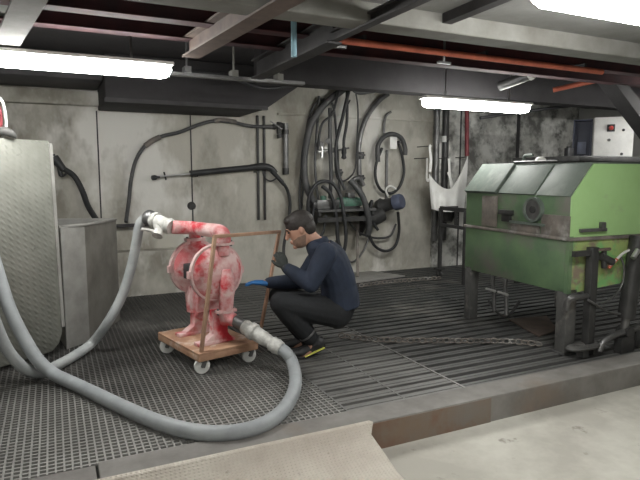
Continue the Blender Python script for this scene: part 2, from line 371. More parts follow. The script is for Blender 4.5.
# ================================================================ LEFT SIDE
# tall embossed panel
t = root('machine_guard', (-.3,4.35,0), 'tall embossed steel panel standing at the far left with rounded lower corner', 'panel')
A0 = V((.02,4.62,0)); A1 = V((-.62,4.15,0)); d = (A1-A0); n = V((d.y,-d.x,0)).normalized(); 
if n.y > 0: n = -n
def pt(u, z, o=0): q = A0 + d*u; return V((q.x,q.y,z)) - n*o
poly = [pt(.12,.03), pt(.04,.08), pt(0,.16), pt(-.01,1.0), pt(0.03,1.6), pt(1,1.6), pt(1,.03)]
MB().prism(poly, -n*.03).build('panel_sheet', 'panel', t, bevel=.006)
m = MB()
for u in (.0,): m.beam(pt(.0,.2,-.004), pt(.03,1.58,-.004), .025, .02, n)
m.build('edge_strip', 'sheet', t)
MB().beam(pt(.5,0.0,.1), pt(.5,1.5,.1), .05, .05, n).beam(pt(.5,.4,.1), pt(.5,.4,.0), .05,.05).build('support_post', 'steel', t)
# coil at the left frame edge
t = root('cable_bundle', aY(0,130,4.45), 'red and white cable loop lying over the top of the embossed panel', 'cable')
MB().tube([aY(-12,105,4.4), aY(-4,97,4.4), aY(2,101,4.4), aY(5,112,4.4), aY(6,126,4.42), aY(2,139,4.45)], .009, 8).build('white_cable', 'white', t)
MB().tube([aY(-12,110,4.42), aY(-5,103,4.42), aY(0,110,4.42), aY(1,124,4.43), aY(-2,139,4.45)], .010, 8).build('red_cable', 'redhose', t)
t = MB().tube([aY(-8,134,4.45), aY(2,131,4.4), aY(10,133,4.4), aY(17,138,4.42)], [.025,.032,.03,.012], 10)
tag(t.build('rag', 'legs', remesh=.012, sm=3), 'grimy crumpled rag on the top edge of the embossed panel', 'rag')
# bin of sheet steel
B = [V((.045,4.68,0)), V((.22,4.84,0)), V((.52,5.45,0)), V((-.1,5.7,0))]
t = root('sheet_metal_bin', (.2,5.1,0), 'grey sheet steel bin standing open between embossed panel and wall', 'bin')
def wallp(m, a, b, z0, z1a, z1b, th=.006):
    nn = V((-(b-a).y, (b-a).x, 0)).normalized()*th
    m.prism([V((a.x,a.y,z0)), V((b.x,b.y,z0)), V((b.x,b.y,z1b)), V((a.x,a.y,z1a))], nn)
for i_, (z1_, z2_) in enumerate(((.955,.95),(.95,.94),(.94,.94),(.94,.955))):
    m = MB(); wallp(m, B[i_], B[(i_+1)%4], .0, z1_, z2_); m.build('bin_side', 'sheetd' if i_ == 1 else 'sheet', t, label='darker side sheet' if i_ == 1 else None)
m = MB(); m.tube([V((q.x,q.y,z)) for q,z in zip(B,(.96,.955,.945,.945))], .012, 6, closed=True, smooth=False); m.build('rim', 'sheet', t)
# spray gun & hose at left
t = root('spray_hose', aY(97,220,6.3), 'black hose with a trigger grip hanging on the wall above the steel bin', 'hose')
MB().tube([aY(62,168,6.6), aY(74,176,6.55), aY(82,190,6.5), aY(88,206,6.4), aY(97,221,6.2), aY(104,236,6.0), aY(108,255,5.8)], .03, 10).build('hose_body', 'black', t)
MB().cyl(aY(54,158,6.62), aY(64,170,6.58), .05, .035).cyl(aY(57,160,6.6), aY(61,176,6.6), .022).tube([aY(57,165,6.6), aY(61,176,6.6), aY(67,173,6.6)], .012, 8).build('trigger_grip', 'black', t)
tag(MB().cyl((aY(54,158,6.62).x, WY+.01, aY(54,158,6.62).z+.03), (aY(54,158,6.62).x,6.58,aY(54,158,6.62).z+.03), .014, n=8).build('wall_hook', 'dark'), 'small dark hook on the wall holding the trigger grip', 'hook')
# ================================================================ WALL LANCE AREA
P = lambda x, y, o=.06: aY(x, y, WY-o)
t = root('wall_hose', P(128,225,.2), 'long black hose looping along the wall from ledge up to the small valve', 'hose')
MB().tube([P(126,222,.22), P(129,200), P(131,180), P(136,160), P(146,145), P(160,137), P(180,132), P(198,125), P(214,121), P(232,122), P(250,126), P(274,127)], .021, 10).build('hose_body', 'hosed', t)
MB().tube([P(145,146,.058), P(152,141,.058), P(160,137,.058)], .030, 10).build('sleeve', 'grimy', t)
MB().tube([P(214,121,.058), P(222,120,.058), P(236,122,.058)], .028, 10).build('sleeve', 'grimy', t)
t = root('wall_valve', P(278,128), 'small valve with lever on the wall at the end of the long black hose', 'valve')
MB().lathe(P(272,127), P(288,124)-P(272,127), [(0,.025),(.03,.04),(.05,.03),(.1,.03),(.12,.04),(.15,.025)]).cyl(P(279,122,.03), P(279,134,.03), .03).build('valve_body', 'dark', t)
MB().beam(P(270,121,.12), P(282,129,.12), .02, .012).build('lever', 'steel', t)
MB().cyl(P(279,134), P(280,138), .035).build('cap', 'dark', t)
for px, lab in ((257.5,'thin dark pipe down the wall passing behind the lance trigger, left of two'),(264,'thin dark pipe down the wall passing behind the lance trigger, right of two')):
    a = P(px,122,.02); tag(MB().cyl((a.x,a.y,.79),(a.x,a.y,2.08),.017,n=10).build('wall_pipe','dark'), lab, 'pipe')
a = P(285.5,128,.03)
t = root('wall_conduit', (a.x,a.y,1.3), 'grey conduit dropping down the wall beneath the small valve', 'pipe')
MB().cyl((a.x,a.y,1.42),(a.x,a.y,2.0),.035).build('conduit', 'steel', t); MB().cyl((a.x,a.y,1.36),(a.x,a.y,1.44),.042).build('clamp', 'dark', t); MB().cyl((a.x,a.y,1.86),(a.x,a.y,1.92),.042).build('clamp', 'dark', t)
t = root('pressure_washer_lance', P(255,170), 'black pressure washer lance with trigger gun hung level on the wall', 'lance')
MB().cyl(P(190,173.5,.08), P(252,167.5,.08), .034, .036).build('insulated_grip', 'black', t)
MB().cyl(P(154,177,.08), P(190,173.8,.08), .012, n=10).build('lance_tube', 'bright', t)
MB().lathe(P(151,178,.08), P(162,176.5,.08)-P(151,178,.08), [(0,.01),(.01,.028),(.05,.03),(.07,.015),(.1,.013)]).cyl(P(164,172,.08), P(166,180,.08), .010).build('nozzle', 'black', t)
g = MB().tube([P(250,167.5,.08), P(262,166.5,.08), P(270,168,.08), P(276,173,.08)], [.036,.045,.042,.03], 10).tube([P(272,171,.08), P(281,181,.08), P(284,185,.08)], [.03,.026,.02], 10)
g.build('gun_body', 'black', t)
MB().tube([P(262,169,.08), P(265,178,.08), P(271,181,.08), P(277,178,.08)], .010, 8).build('trigger_guard', 'black', t)
MB().tube([P(284,184,.08), P(288,192), P(290,205), P(288,225,.08), P(284,245,.1), P(284,258,.15)], .020, 10).build('supply_hose', 'black', t)
for x_, l_ in ((195,'small dark wall hook under the thin end of the lance'),(254,'small dark wall hook under the trigger end of the lance')):
    a = P(x_, 176 if x_==195 else 172, 0); tag(MB().cyl((a.x,WY,a.z),(a.x,WY-.12,a.z),.01,n=8).build('lance_hook','dark'), l_, 'hook')
tag(MB().lathe(P(192,206,.03), (0,-1,0), [(-.03,.05),(0,.045),(.015,.03)]).build('pipe_stump', 'dark'), 'small dark pipe stump in the wall above the red pump', 'pipe')
# ================================================================ HOSE STATION
def hose(pts, r, lab, m='hosed', n=10, name='hose'):
    o = MB().tube(pts, r, n).build(name, m); tag(o, lab, 'hose'); return o
hose([P(352,84,.1), P(340,92,.12), P(325,104,.12), P(312,122,.12), P(306,145,.12), P(304,165,.12), P(306,185,.14), P(314,203,.25)], .045, 'thick dark hose curving down from the ceiling, outermost left of the hose tangle')
hose([P(300,210,.05), P(300,185,.05), P(304,150,.05), P(309,118,.05), P(318,101,.05), P(328,101,.06), P(334,110,.06), P(338,160,.06), P(340,200,.08)], .016, 'thin dark hose arched high over the left of the hose tangle')
hose([P(300,228,.04), P(303,190,.03), P(306,160,.03), P(312,128,.03), P(326,106,.04)], .012, 'thin straight cable behind the thick curved hose down to the man')
hose([P(347,88,.2), P(347,120,.2), P(344,140,.2), P(344,150,.2)], .020, 'short dark hose hanging down with a black tip in mid tangle', 'black')
hose([P(330,108,.16), P(330,140,.16), P(331,175,.16), P(330,198,.26)], .026, 'dark vertical hose dropping onto the green motor shelf', 'hosed')
hose([P(355,88,.16), P(358,110,.16), P(357,140,.16), P(354,172,.16), P(340,181,.16), P(335,165,.16), P(338,130,.16), P(350,100,.16)], .010, 'thin black cable hanging in a long loop in the mid tangle', 'black')
hose([P(388,94,.10), P(380,100,.10), P(370,112,.10), P(363,126,.10), P(359,145,.10), P(359,170,.10), P(360,192,.10)], .034, 'thick grey hose curving down from pale end beneath the ceiling', 'steel')
hose([P(310,225,.3), P(308,205,.32), P(312,190,.34), P(320,182,.34), P(332,183,.34), P(340,195,.36), P(344,215,.38), P(346,238,.38), P(343,252,.36), P(338,240,.34), P(336,215,.34), P(331,195,.34), P(322,186,.32)], .024, 'black hose coiled in an oval loop in front of the motor shelf', 'black')
hose([P(350,180,.3), P(357,188,.35), P(364,200,.38), P(369,222,.36), P(368,234,.3)], .040, 'thick dark flexible duct bending down over the motor shelf', 'hosed')
hose([P(398,212,.2), P(399,232,.14), P(395,246,.14), P(385,251,.14), P(374,245,.14), P(368,230,.14), P(366,215,.14), P(371,202,.2)], .020, 'black hose loop hanging lowest under the blue grey motor', 'black')
hose([P(396,224,.10), P(390,236,.10), P(376,238,.10), P(362,234,.10), P(352,226,.10), P(347,214,.10)], .015, 'grey hose sagging between the motor shelf and blue grey motor', 'hosed')
hose([P(372,200,.3), P(370,212,.3), P(373,222,.3), P(378,230,.3)], .020, 'short black hose end dangling below the dark pump head', 'black')
hose([P(382,148,.10), P(376,165,.10), P(376,180,.10), P(382,191,.10), P(392,193,.10), P(400,186,.10), P(404,172,.10), P(402,155,.10), P(398,142,.10)], .020, 'black hose ring hanging from the wall hook behind the white tag', 'black')
hose([P(378,162,.16), P(378,146,.16), P(384,137,.16), P(392,134,.16), P(401,138,.16), P(405,148,.16), P(405,155,.16)], .032, 'short thick dark hose bent over the top of the hose ring', 'hosed')
hose([P(391,112,.05), P(386,116,.05), P(384,126,.05), P(384,136,.05)], .018, 'short bent grey pipe end above the hose ring', 'steel')
tag(MB().box(P(393.5,143,.24), (.11,.012,.16)).build('wall_tag', 'tag', bevel=.02), 'blank white rounded tag hanging over the hose ring', 'tag')
a = P(391,143,0); tag(MB().cyl((a.x,WY,a.z),(a.x,WY-.24,a.z),.02,n=8).build('hose_hook','dark'), 'dark bracket behind the white tag carrying the hose ring', 'hook')
a = P(387,150,.02); tag(MB().cyl((a.x,a.y,.9),(a.x,a.y,a.z),.02,n=10).build('wall_pipe','steel'), 'thin grey pipe down the wall inside the hose ring', 'pipe')
hose([P(319,96,.08), P(317,130,.08), P(315,165,.08), P(318,200,.1)], .018, 'straight dark cable dropping behind the thick curved hose to the shelf', 'hosed')
hose([P(340,84,.22), P(333,112,.22), P(322,124,.22), P(319,140,.22), P(318,150,.2)], .016, 'dark hose curving from the ceiling to the small metal valve cluster', 'black')
hose([P(350,86,.24), P(342,120,.24), P(336,146,.24), P(338,172,.24), P(345,190,.3)], .022, 'black hose snaking down through the mid tangle to the filter', 'black')
hose([P(336,240,.1), P(342,252,.1), P(352,262,.1), P(364,250,.1), P(372,228,.1)], .014, 'thin grey hose looping low beneath the motor shelf', 'steel')
hose([P(314,208,.3), P(312,225,.3), P(316,240,.3), P(323,232,.3), P(326,215,.3)], .018, 'black hose loop under the left end of the motor shelf', 'black')
# valve cluster
t = root('pipe_manifold', P(326,150,.1), 'small metal valve cluster with taps amid the hanging hoses', 'valve')
MB().cyl(P(318,152,.1), P(336,149,.1), .022).cyl(P(322,144,.1), P(322,158,.1), .022).cyl(P(329,143,.1), P(330,160,.1), .02).cyl(P(326,148,.1), P(326,148,.0), .02).build('valve_body', 'bright', t)
for x, y in ((321,144),(328,141),(333,150)): MB().cyl(P(x,y,.14), P(x,y,.17), .035, n=12).build('tap', 'steel', t)
t = root('hose_nozzle', P(345,150,.2), 'small black nozzle with coupling at the end of hanging hose', 'nozzle')
MB().lathe(P(344,147,.2), (0,0,-1), [(0,.02),(.03,.032),(.08,.034),(.1,.025),(.14,.036),(.16,.01)]).build('nozzle_body', 'black', t)
MB().cyl(P(338,150,.2), P(349,148,.2), .012, n=8).build('lever', 'steel', t)
for (x,y,lab) in ((339,172,'small tap fitting on the thin cable loop, left side'),(361,155,'small tap fitting halfway down the grey curved hose'),(361,178,'dark coupling near the lower end of the grey curved hose')):
    t = root('pipe_fitting', P(x,y,.14), lab, 'fitting')
    MB().cyl(P(x,y-3,.12), P(x,y+4,.12), .042, n=12).build('coupling','dark',t); MB().cyl(P(x-4,y,.15), P(x+4,y,.15), .014, n=8).build('tap','steel',t)
# shelf with green motor
a, b = P(312,206,0), P(396,206,0)
zs = P(340,209,.3).z
t = root('motor_shelf', (a.x+.7, WY-.2, zs-.05), 'dark steel wall shelf carrying the small green motor and pipework', 'shelf')
x0, x1 = P(316,206,.3).x, P(374,206,.3).x
MB().bb(x0, x1, WY-.36, WY, zs-.03, zs).build('shelf_board', 'steel', t)
MB().bb(x0, x1, WY-.36, WY-.33, zs-.13, zs-.10).bb(x0,x1,WY-.36,WY,zs-.16,zs-.13).build('lower_rail', 'dark', t)
for x in (x0+.02, x1-.05): MB().prism([(x,WY,zs-.03),(x,WY-.34,zs-.03),(x,WY-.34,zs-.08),(x,WY,zs-.4)], (.03,0,0)).build('bracket', 'dark', t)
c = P(350,205,.2); zc = zs+.075
t = root('electric_motor', (c.x,c.y,zs), 'green electric motor lying on the dark wall shelf', 'motor')
MB().lathe((c.x-.20,c.y,zc), (1,0,0), [(0,.045),(.02,.068),(.32,.068),(.36,.05)]).build('motor_body', 'gmotor', t)
m = MB()
for i in range(8): m.lathe((c.x-.16+i*.035,c.y,zc), (1,0,0), [(0,.073),(.006,.073)])
m.build('cooling_fin', 'gmotor', t); MB().bb(c.x-.12,c.x+.12,c.y-.06,c.y+.06,zs,zs+.03).build('base', 'dark', t)
MB().bb(c.x-.05,c.x+.05,c.y-.05,c.y+.05,zc+.06,zc+.13).build('terminal_box', 'steel', t, bevel=.006)
c = P(327,204,.22)
t = root('gear_pump', (c.x,c.y,zs), 'dusty grey green pump block beside the green motor on the shelf', 'pump')
MB().bb(c.x-.17,c.x+.15,c.y-.07,c.y+.07,zs,zs+.12).build('pump_block', 'steel', t, bevel=.012); MB().cyl((c.x-.05,c.y,zs+.12),(c.x-.05,c.y,zs+.17),.04).build('port', 'gmotor', t)
MB().cyl((c.x-.17,c.y,zs+.06),(c.x-.22,c.y,zs+.06),.06).build('end_cap','dark',t)
c = P(353,192,.2)
t = root('filter_housing', (c.x,c.y,zs+.25), 'small pale cone shaped filter above the green motor', 'filter')
MB().lathe((c.x,c.y,zc+.131), (0,0,1), [(0,.09),(.03,.095),(.10,.05),(.13,.05),(.14,.02)]).build('filter_body', 'bright', t)
MB().tube([(c.x,c.y,zc+.265),(c.x+.02,c.y,zc+.31),(c.x+.1,c.y,zc+.31),(c.x+.16,c.y,zc+.22)], .03, 10).build('filter_pipe', 'steel', t)
# blue grey motor on wall right of shelf
c = P(383,203,.25)
t = root('pump_motor', c, 'blue grey round ended motor mounted on the wall beneath the hose ring', 'motor')
e = P(402,201,.42); s0 = P(378,207,.1)
MB().lathe(s0, e-s0, [(0,.09),(.06,.11),(.10,.085),(.24,.085),(.26,.06)]).build('motor_body', 'dark', t)
MB().lathe(s0+(e-s0)*.68, e-s0, [(0,.085),(.01,.105),(.10,.105),(.125,.09),(.127,.02)]).build('fan_cover', 'bluegrey', t)
MB().tube([P(382,214,.2), P(372,218,.2), P(362,212,.2)], [.10,.11,.07], 12).build('pump_head', 'dark', t)
MB().tube([P(388,196,.3), P(386,190,.3), P(390,186,.3), P(396,189,.3)], .014, 8).build('strap', 'white', t)
MB().cyl(P(382,206,.15), P(382,206,-.01), .05).build('wall_mount', 'dark', t)
# tray on the ground by wall
q = [aZ(337,286,.0), aZ(405,279,.0), aZ(374,266,.0), aZ(318,272,.0)]
q = [V((3.10,5.97,.012)), V((4.17,6.12,.012)), V((3.95,6.62,.012)), V((2.95,6.62,.012))]
t = root('floor_plate', (3.5,6.3,0), 'pale flat steel plate lying on the grating against the back wall', 'metal plate')
MB().prism(q, (0,0,.02)).build('plate_sheet', 'sheet', t, bevel=.004)
MB().prism([V((3.10,5.97,.0)), V((4.17,6.12,.0)), V((4.17,6.14,.0)), V((3.10,5.99,.0))], (0,0,.012)).build('flange', 'dark', t)
t = MB().cyl((3.55,6.3,.036),(3.72,6.62,.68),.018,n=8)
tag(t.build('broom_stick','grimy'), 'thin grey brown stick leaning on the wall over the floor plate', 'stick')
# ================================================================ WHITE BAG
bx = 5.0; by = 6.35
t = root('bulk_bag', P(450,215,.35), 'white woven bulk bag hanging open by its straps against the wall', 'bag')
Q = lambda x, y, o=.35: aY(x, y, WY-o)
m = MB(); cols = 22; rows = 12; vv = []
for j in range(rows+1):
    v = j/rows; r = []
    for i in range(cols+1):
        u = i/cols; xl = 429.5+u*(468-429.5) + (v**1.5)*(2.5*(1-u)-4*u)
        top = 174 + 15*math.sin(math.pi*min(1,u*1.02))**.9 - 17*max(0,(u-.55)/.45)**1.3
        bot = 209 + 3*math.sin(math.pi*u)
        yy = top + (bot-top)*v
        dep = .40 + .16*math.sin(math.pi*u)*(.4+.6*v) + .02*math.sin(u*19)*v
        r.append(m.bm.verts.new(Q(xl, yy, dep)))
    vv.append(r)
bk = []
for j in range(rows+1):
    v = j/rows; bk.append([m.bm.verts.new(vv[j][i].co + V((0,.012,0))) for i in range(cols+1)])
for j in range(rows):
    for i in range(cols):
        m.face([vv[j][i],vv[j][i+1],vv[j+1][i+1],vv[j+1][i]]); m.face([bk[j][i],bk[j+1][i],bk[j+1][i+1],bk[j][i+1]])
for j in range(rows):
    m.face([vv[j][0],vv[j+1][0],bk[j+1][0],bk[j][0]]); m.face([vv[j][-1],bk[j][-1],bk[j+1][-1],vv[j+1][-1]])
for i in range(cols):
    m.face([vv[0][i],bk[0][i],bk[0][i+1],vv[0][i+1]]); m.face([vv[-1][i],vv[-1][i+1],bk[-1][i+1],bk[-1][i]])
m.build('bag_front', 'fabric', t)
m = MB(); m.tube([Q(448,193,.20), Q(448,205,.20), Q(448,222,.24)], [.14,.17,.06], 14); m.build('bag_back', 'dark', t, label='dark lower back of the bag')  # lower back piece of the bag in a dark tone
for pts in ([Q(430,172,.4),Q(431,160,.35),Q(430,148,.3),Q(431,145,.3)], [Q(432,178,.4),Q(427,180,.35),Q(427,168,.3),Q(427,158,.3)],
            [Q(466,166,.4),Q(467,160,.35),Q(467.5,157,.3)], [Q(452,190,.3),Q(450,176,.28),Q(449,158,.25)], [Q(448,172,.28),Q(451,180,.28),Q(453,190,.3)]):
    MB().tube(pts, [.022]*len(pts), 8, rb=[.008]*len(pts)).build('strap', 'fabric', t)
for x, y in ((430,146),(467,157),(449,158),(427,158)):
    a = Q(x, y, .3)
    if x == 430: lab = 'small dark hook above the tallest bag strap'
    elif x == 467: lab = 'small dark hook holding the right strap of the bag'
    elif x == 449: lab = 'small dark hook holding the middle strap of the bag'
    else: lab = 'small dark hook holding the short left strap of the bag'
    tag(MB().cyl(a, (a.x, WY, a.z), .006, n=8).build('bag_hook', 'dark'), lab, 'hook')
a = P(467,110,.2)
hose([P(467,105,.3), P(467,130,.3), P(467,156,.3)], .030, 'dark red hose hanging straight down to the right bag strap', 'redhose')
for px, r, lab, mm in ((437,.045,'dark vertical pipe left of two behind the white bag','steel'),(446,.05,'dark vertical pipe right of two behind the white bag','dark')):
    a = P(px,115,.07); tag(MB().cyl((a.x,a.y,.4),(a.x,a.y,2.45),r,n=14).build('wall_pipe',mm), lab, 'pipe')
t = root('pipe_valve', P(444,140,.12), 'pale valve on the dark pipe above the white bag', 'valve')
MB().cyl(P(444,136,.15), P(444,142,.15), .035).build('valve_body','white',t); MB().cyl(P(444,139,.15), P(449,139,.15), .015, n=8).build('lever','steel',t)
# dark stand
fy = 5.3
t = root('steel_stand', aZ(441,277,0), 'dark narrow steel stand with a caster in front of the white bag', 'stand')
a = aY(441,208,5.95); b = aY(466,209,5.4)
g0 = V((4.62,5.95,0)); tz = a.z
MB().beam((a.x,a.y,tz),(b.x,b.y,tz),.04,.05).build('top_bar','dark',t)
MB().beam((a.x,a.y,tz-.22),(b.x,b.y,tz-.22),.03,.04).beam((a.x+.25,a.y,tz),(a.x+.25,a.y,tz-.24),.03,.03,(0,1,0)).beam((a.x+.0,a.y,tz),(a.x+.27,a.y,tz),.03,.04).build('cross_bar','dark',t)
MB().bb(a.x-.02,a.x+.02,a.y-.02,a.y+.02,.12,tz).build('leg','dark',t)
MB().bb(b.x-.02,b.x+.02,b.y-.02,b.y+.02,.0,tz).build('leg','dark',t)
MB().bb(a.x-.06,a.x+.06,a.y-.04,a.y+.04,.105,.125).build('base_plate','dark',t)
MB().cyl((a.x-.015,a.y,.05),(a.x+.015,a.y,.05),.05).build('caster_wheel','dark',t)
MB().bb(a.x-.03,a.x-.02,a.y-.02,a.y+.02,.04,.11).bb(a.x+.02,a.x+.03,a.y-.02,a.y+.02,.04,.11).build('caster_fork','steel',t)
# ================================================================ GREEN MACHINE
e1 = V((.055,1,0)).normalized(); e2 = V((1,-.055,0)).normalized(); O = V((3.43,2.91,0)); LV, LU = 1.24, 1.25
def G(u, v, z): return O + e2*u + e1*v + V((0,0,z))
RG = Matrix((e2, e1, V((0,0,1)))).transposed()
def gbox(m, u0, u1, v0, v1, z0, z1): m.box(G((u0+u1)/2,(v0+v1)/2,(z0+z1)/2), (u1-u0,v1-v0,z1-z0), RG); return m
t = root('green_machine', O, 'large green wash cabinet with sloped lid and porthole on dark legs', 'machine')
# lower tank
m = MB(); m.hexa([G(0,.012,.47),G(LU,.012,.57),G(LU,LV,.57),G(0,LV,.47),G(0,.012,.865),G(LU,.012,.865),G(LU,LV,.865),G(0,LV,.865)])
m.build('tank', 'green', t, bevel=.006)
MB().hexa
m = MB(); m.hexa([G(.004,0,.468),G(LU,0,.568),G(LU,.011,.568),G(.004,.011,.468),G(.004,0,.868),G(LU,0,.868),G(LU,.011,.868),G(.004,.011,.868)])
m.build('tank_end_panel', 'greenw', t, label='worn yellow green end panel')
m = MB(); gbox(m,-.018,LU,-.018,LV+.01,.866,.892); m.build('rim_flange', 'grimy', t, bevel=.004)
gb = gbox(MB(),-.006,.03,-.006,.03,.47,.9); gb.build('corner_angle', 'green', t)
# hood
def hood(v0, v1, g=0):
    return [[G(-g,v,.893), G(-g,v,1.19), G(.20,v,1.435+g), G(LU,v,1.435+g), G(LU,v,.893)] for v in (v0, v1)]
m = MB(); m.rings(hood(.012, LV)); m.build('hood', 'green', t, bevel=.004)
m = MB(); m.rings(hood(0, .011)); m.build('hood_end_panel', 'greenlit', t, label='green end panel with lamp light in its colour')
# lid panels on the slope
sl = (V(G(.20,0,1.435))-V(G(0,0,1.19))).normalized(); nn = sl.cross(e1).normalized(); 
if nn.z < 0: nn = -nn
def slab(v0, v1, s0, s1, th=.012, off=.001):
    L0 = (V(G(.20,0,1.435))-V(G(0,0,1.19))).length
    p = lambda s, v: G(0,v,1.19) + sl*(L0*s) + nn*off
    return MB().prism([p(s0,v0),p(s0,v1),p(s1,v1),p(s1,v0)], nn*th)
slab(.012,.36,0,.99,.008).build('lid_panel','greyg',t,bevel=.003)
slab(.37,.80,0,.96,.014).build('lid_panel','greyg',t,bevel=.003)
slab(.81,1.24,-.02,.99,.035).build('lid_panel','greyg',t,bevel=.004)
m = MB(); gbox(m,.2,LU,.012,LV,1.436,1.446); m.build('top_sheet','greyg',t)
MB().cyl(G(.205,.36,1.462),G(.205,.86,1.462),.011,n=10).build('hinge_rod','dark',t)
# porthole
c = G(-.002,.36,1.08)
MB().lathe(c, -e2, [(0,.10),(.035,.10),(.035,.082),(.02,.08)], 32).build('porthole_ring','greyg',t)
MB().lathe(c-e2*.018, -e2, [(0,.081),(.004,.081)],32).build('porthole_disc','steel',t)
MB().lathe(c-e2*.022, -e2, [(0,.03),(.012,.028),(.013,.01)],20).build('hub','dark',t)
# grimy patches / plates
m = gbox(MB(),-.012,-.001,-.0,.28,.893,1.05); m.build('patch_plate','grimy',t,bevel=.002)
m = gbox(MB(),-.010,-.001,.30,.62,.893,.955); m.build('patch_plate','grimy',t,bevel=.002)
m = gbox(MB(),-.012,-.001,.80,1.0,.90,1.17); m.build('patch_plate','grimy',t,bevel=.002)
m = gbox(MB(),-.05,-.001,.60,.74,1.02,1.06); gbox(m,-.03,-.001,.62,.72,.96,1.04); m.build('latch','dark',t,bevel=.004)
m = gbox(MB(),-.03,-.001,.24,.62,.955,.975); m.build('gutter','greyg',t)
m = gbox(MB(),.08,.34,-.03,-.001,.93,.955); gbox(m,.28,.32,-.035,-.001,.95,1.0); m.build('hinge_bracket','steel',t,bevel=.004)
m = gbox(MB(),.85,.99,-.05,-.001,1.0,1.06); m.build('bracket','dark',t,bevel=.004)
# legs
for (u,v,w_) in ((.0,.0,.10),(.0,LV-.10,.09),(LU-.12,.0,.10),(LU-.12,LV-.10,.09)):
    m = gbox(MB(),u,u+w_,v,v+w_,.0,.50); m.build('leg','legs',t,bevel=.004)
m = gbox(MB(),-.02,.12,-.02,.12,.0,.012); m.build('foot_plate','steel',t)
# supply pipes under the tank
for v, lab in ((.88,0),(.72,0)):
    m = MB().tube([G(.08,v,.50),G(.04,v,.42),G(.06,v+.0,.28),G(.05,v-.02,.14)], .018, 10); m.build('drain_pipe','steel',t)
    MB().cyl(G(.02,v-.06,.33),G(.02,v+.06,.33),.012,n=8).build('tap_handle','bright',t)
MB().tube([G(.1,1.0,.2),G(.1,.88,.12),G(.08,.72,.12),G(.1,.6,.28)], .012, 8).build('drain_pipe','dark',t)
# white dome and elbow on top
c = G(.28,.62,1.447)
t = root('glass_dome', c, 'small milky glass dome standing on top of green machine', 'lamp')
MB().lathe(c, (0,0,1), [(0,.035),(.01,.045),(.035,.045),(.05,.035),(.058,.015)]).build('dome','glass',t); MB().lathe(c-V((0,0,0)), (0,0,1), [(0,.05),(.008,.05)]).build('base','steel',t)
c = G(.3,.84,1.447)
t = root('pipe_elbow', c, 'short grey pipe elbow on top of green machine beside glass dome', 'pipe')
MB().tube([c, c+V((0,0,.06)), c+V((0,-.02,.075)), c+V((0,-.1,.075))], .013, 8).build('pipe_body','greyg',t); MB().cyl(c, c+V((0,0,.01)), .03).build('flange','steel',t)
# plate beneath machine
t = MB().prism([V((3.62,3.33,.002)),V((3.93,3.42,.002)),V((4.22,3.80,.002)),V((3.80,3.86,.002))], (0,0,.012))
tag(t.build('base_plate','beamrust'), 'flat rusty plate lying on the grating under the green machine', 'metal plate')
# post and bracket in front of the end face
t = root('support_post', (3.83,2.98-.12,0), 'dark square steel post standing before the end of green machine', 'post')
py_ = 2.845; px_ = aY(590,300,2.845).x
MB().bb(px_-.035,px_+.035,py_-.03,py_+.03,.0,.82).build('post','dark',t,bevel=.004)
MB().bb(px_-.2,px_-.035,py_-.015,py_+.015,.76,.80).build('arm','dark',t)
MB().tube([(px_-.035,py_,.455),(px_-.16,py_,.455),(px_-.20,py_+.02,.44),(px_-.2,py_+.04,.36)], .022, 8).build('pipe_arm','steel',t)
t = root('clamp_bracket', (3.6,2.8,0), 'rounded grimy steel clamp at the foot of machine near leg', 'bracket')
MB().tube([(3.40,2.83,.075),(3.46,2.80,.075),(3.62,2.80,.075),(3.68,2.83,.075),(3.62,2.86,.075),(3.46,2.86,.075)], .022, 8, closed=True, rb=.03).build('clamp_loop','legs',t)
MB().bb(3.5,3.56,2.80,2.86,.0,.06).build('clamp_foot','steel',t)
t = root('floor_pipe', (4.1,2.9,0), 'grey steel pipe lying low between the square post and leaning cylinder', 'pipe')
MB().tube([(3.66,2.79,.03),(3.70,2.79,.10),(3.80,2.78,.14),(4.0,2.80,.15),(4.22,2.84,.16)], .026, 10).build('pipe_body','steel',t)
MB().bb(3.84,3.98,2.74,2.80,.0,.12).build('pipe_support','dark',t); MB().bb(4.10,4.14,2.80,2.84,.0,.14).build('pipe_support','dark',t)
# leaning cylinder
t = root('hydraulic_ram', (4.12,2.8,0), 'thick dark leaning cylinder at the right edge before green machine', 'cylinder')
a, b = aY(626,318,2.80), aY(638,240,2.80)
MB().cyl(a, b+(b-a)*.05, .062).build('ram_body','dark',t); MB().cyl(a-(b-a).normalized()*.12, a, .03).build('ram_rod','steel',t)
MB().cyl(a-V((.0,.05,.11)), a+V((0,.05,-.11)), .045).bb(a.x-.05,a.x+.05,a.y-.05,a.y+.05,.0,.08).build('pivot','dark',t)
MB().cyl(aY(633,258,2.74), aY(638,250,2.74), .02, n=10).build('port','bright',t)
t = root('control_cable', aY(620,260,2.84), 'white and red cable arched across the end of green machine', 'cable')
MB().tube([aY(610,266,2.84), aY(617,259,2.83), aY(625,252,2.82), aY(634,250,2.82), aY(643,256,2.82)], .010, 8).build('white_cable','white',t)
MB().tube([aY(609,268,2.84), aY(613,263,2.84), aY(617,259,2.83)], .013, 8).build('red_sleeve','orange',t)
hose([aY(620,255,2.835), aY(624,268,2.83), aY(622,285,2.83), aY(612,298,2.83), aY(600,304,2.83)], .008, 'thin grey cable hanging in a curve below the tank end', 'steel', name='thin_cable')
hose([aY(588,300,2.80), aY(598,306,2.80), aY(608,312,2.80), aY(620,314,2.80)], .009, 'thin grey cable running from post to leaning cylinder', 'steel', name='thin_cable')
t = root('valve_cluster', aY(603,262,2.86), 'small dark valve cluster fixed on the worn tank end panel', 'valve')
MB().cyl(aY(600,256,2.84), aY(612,262,2.84), .03).cyl(aY(604,250,2.84), aY(604,268,2.84), .02).build('valve_body','dark',t); MB().cyl(aY(598,250,2.82), aY(610,249,2.82), .012, n=8).build('lever','beamrust',t)
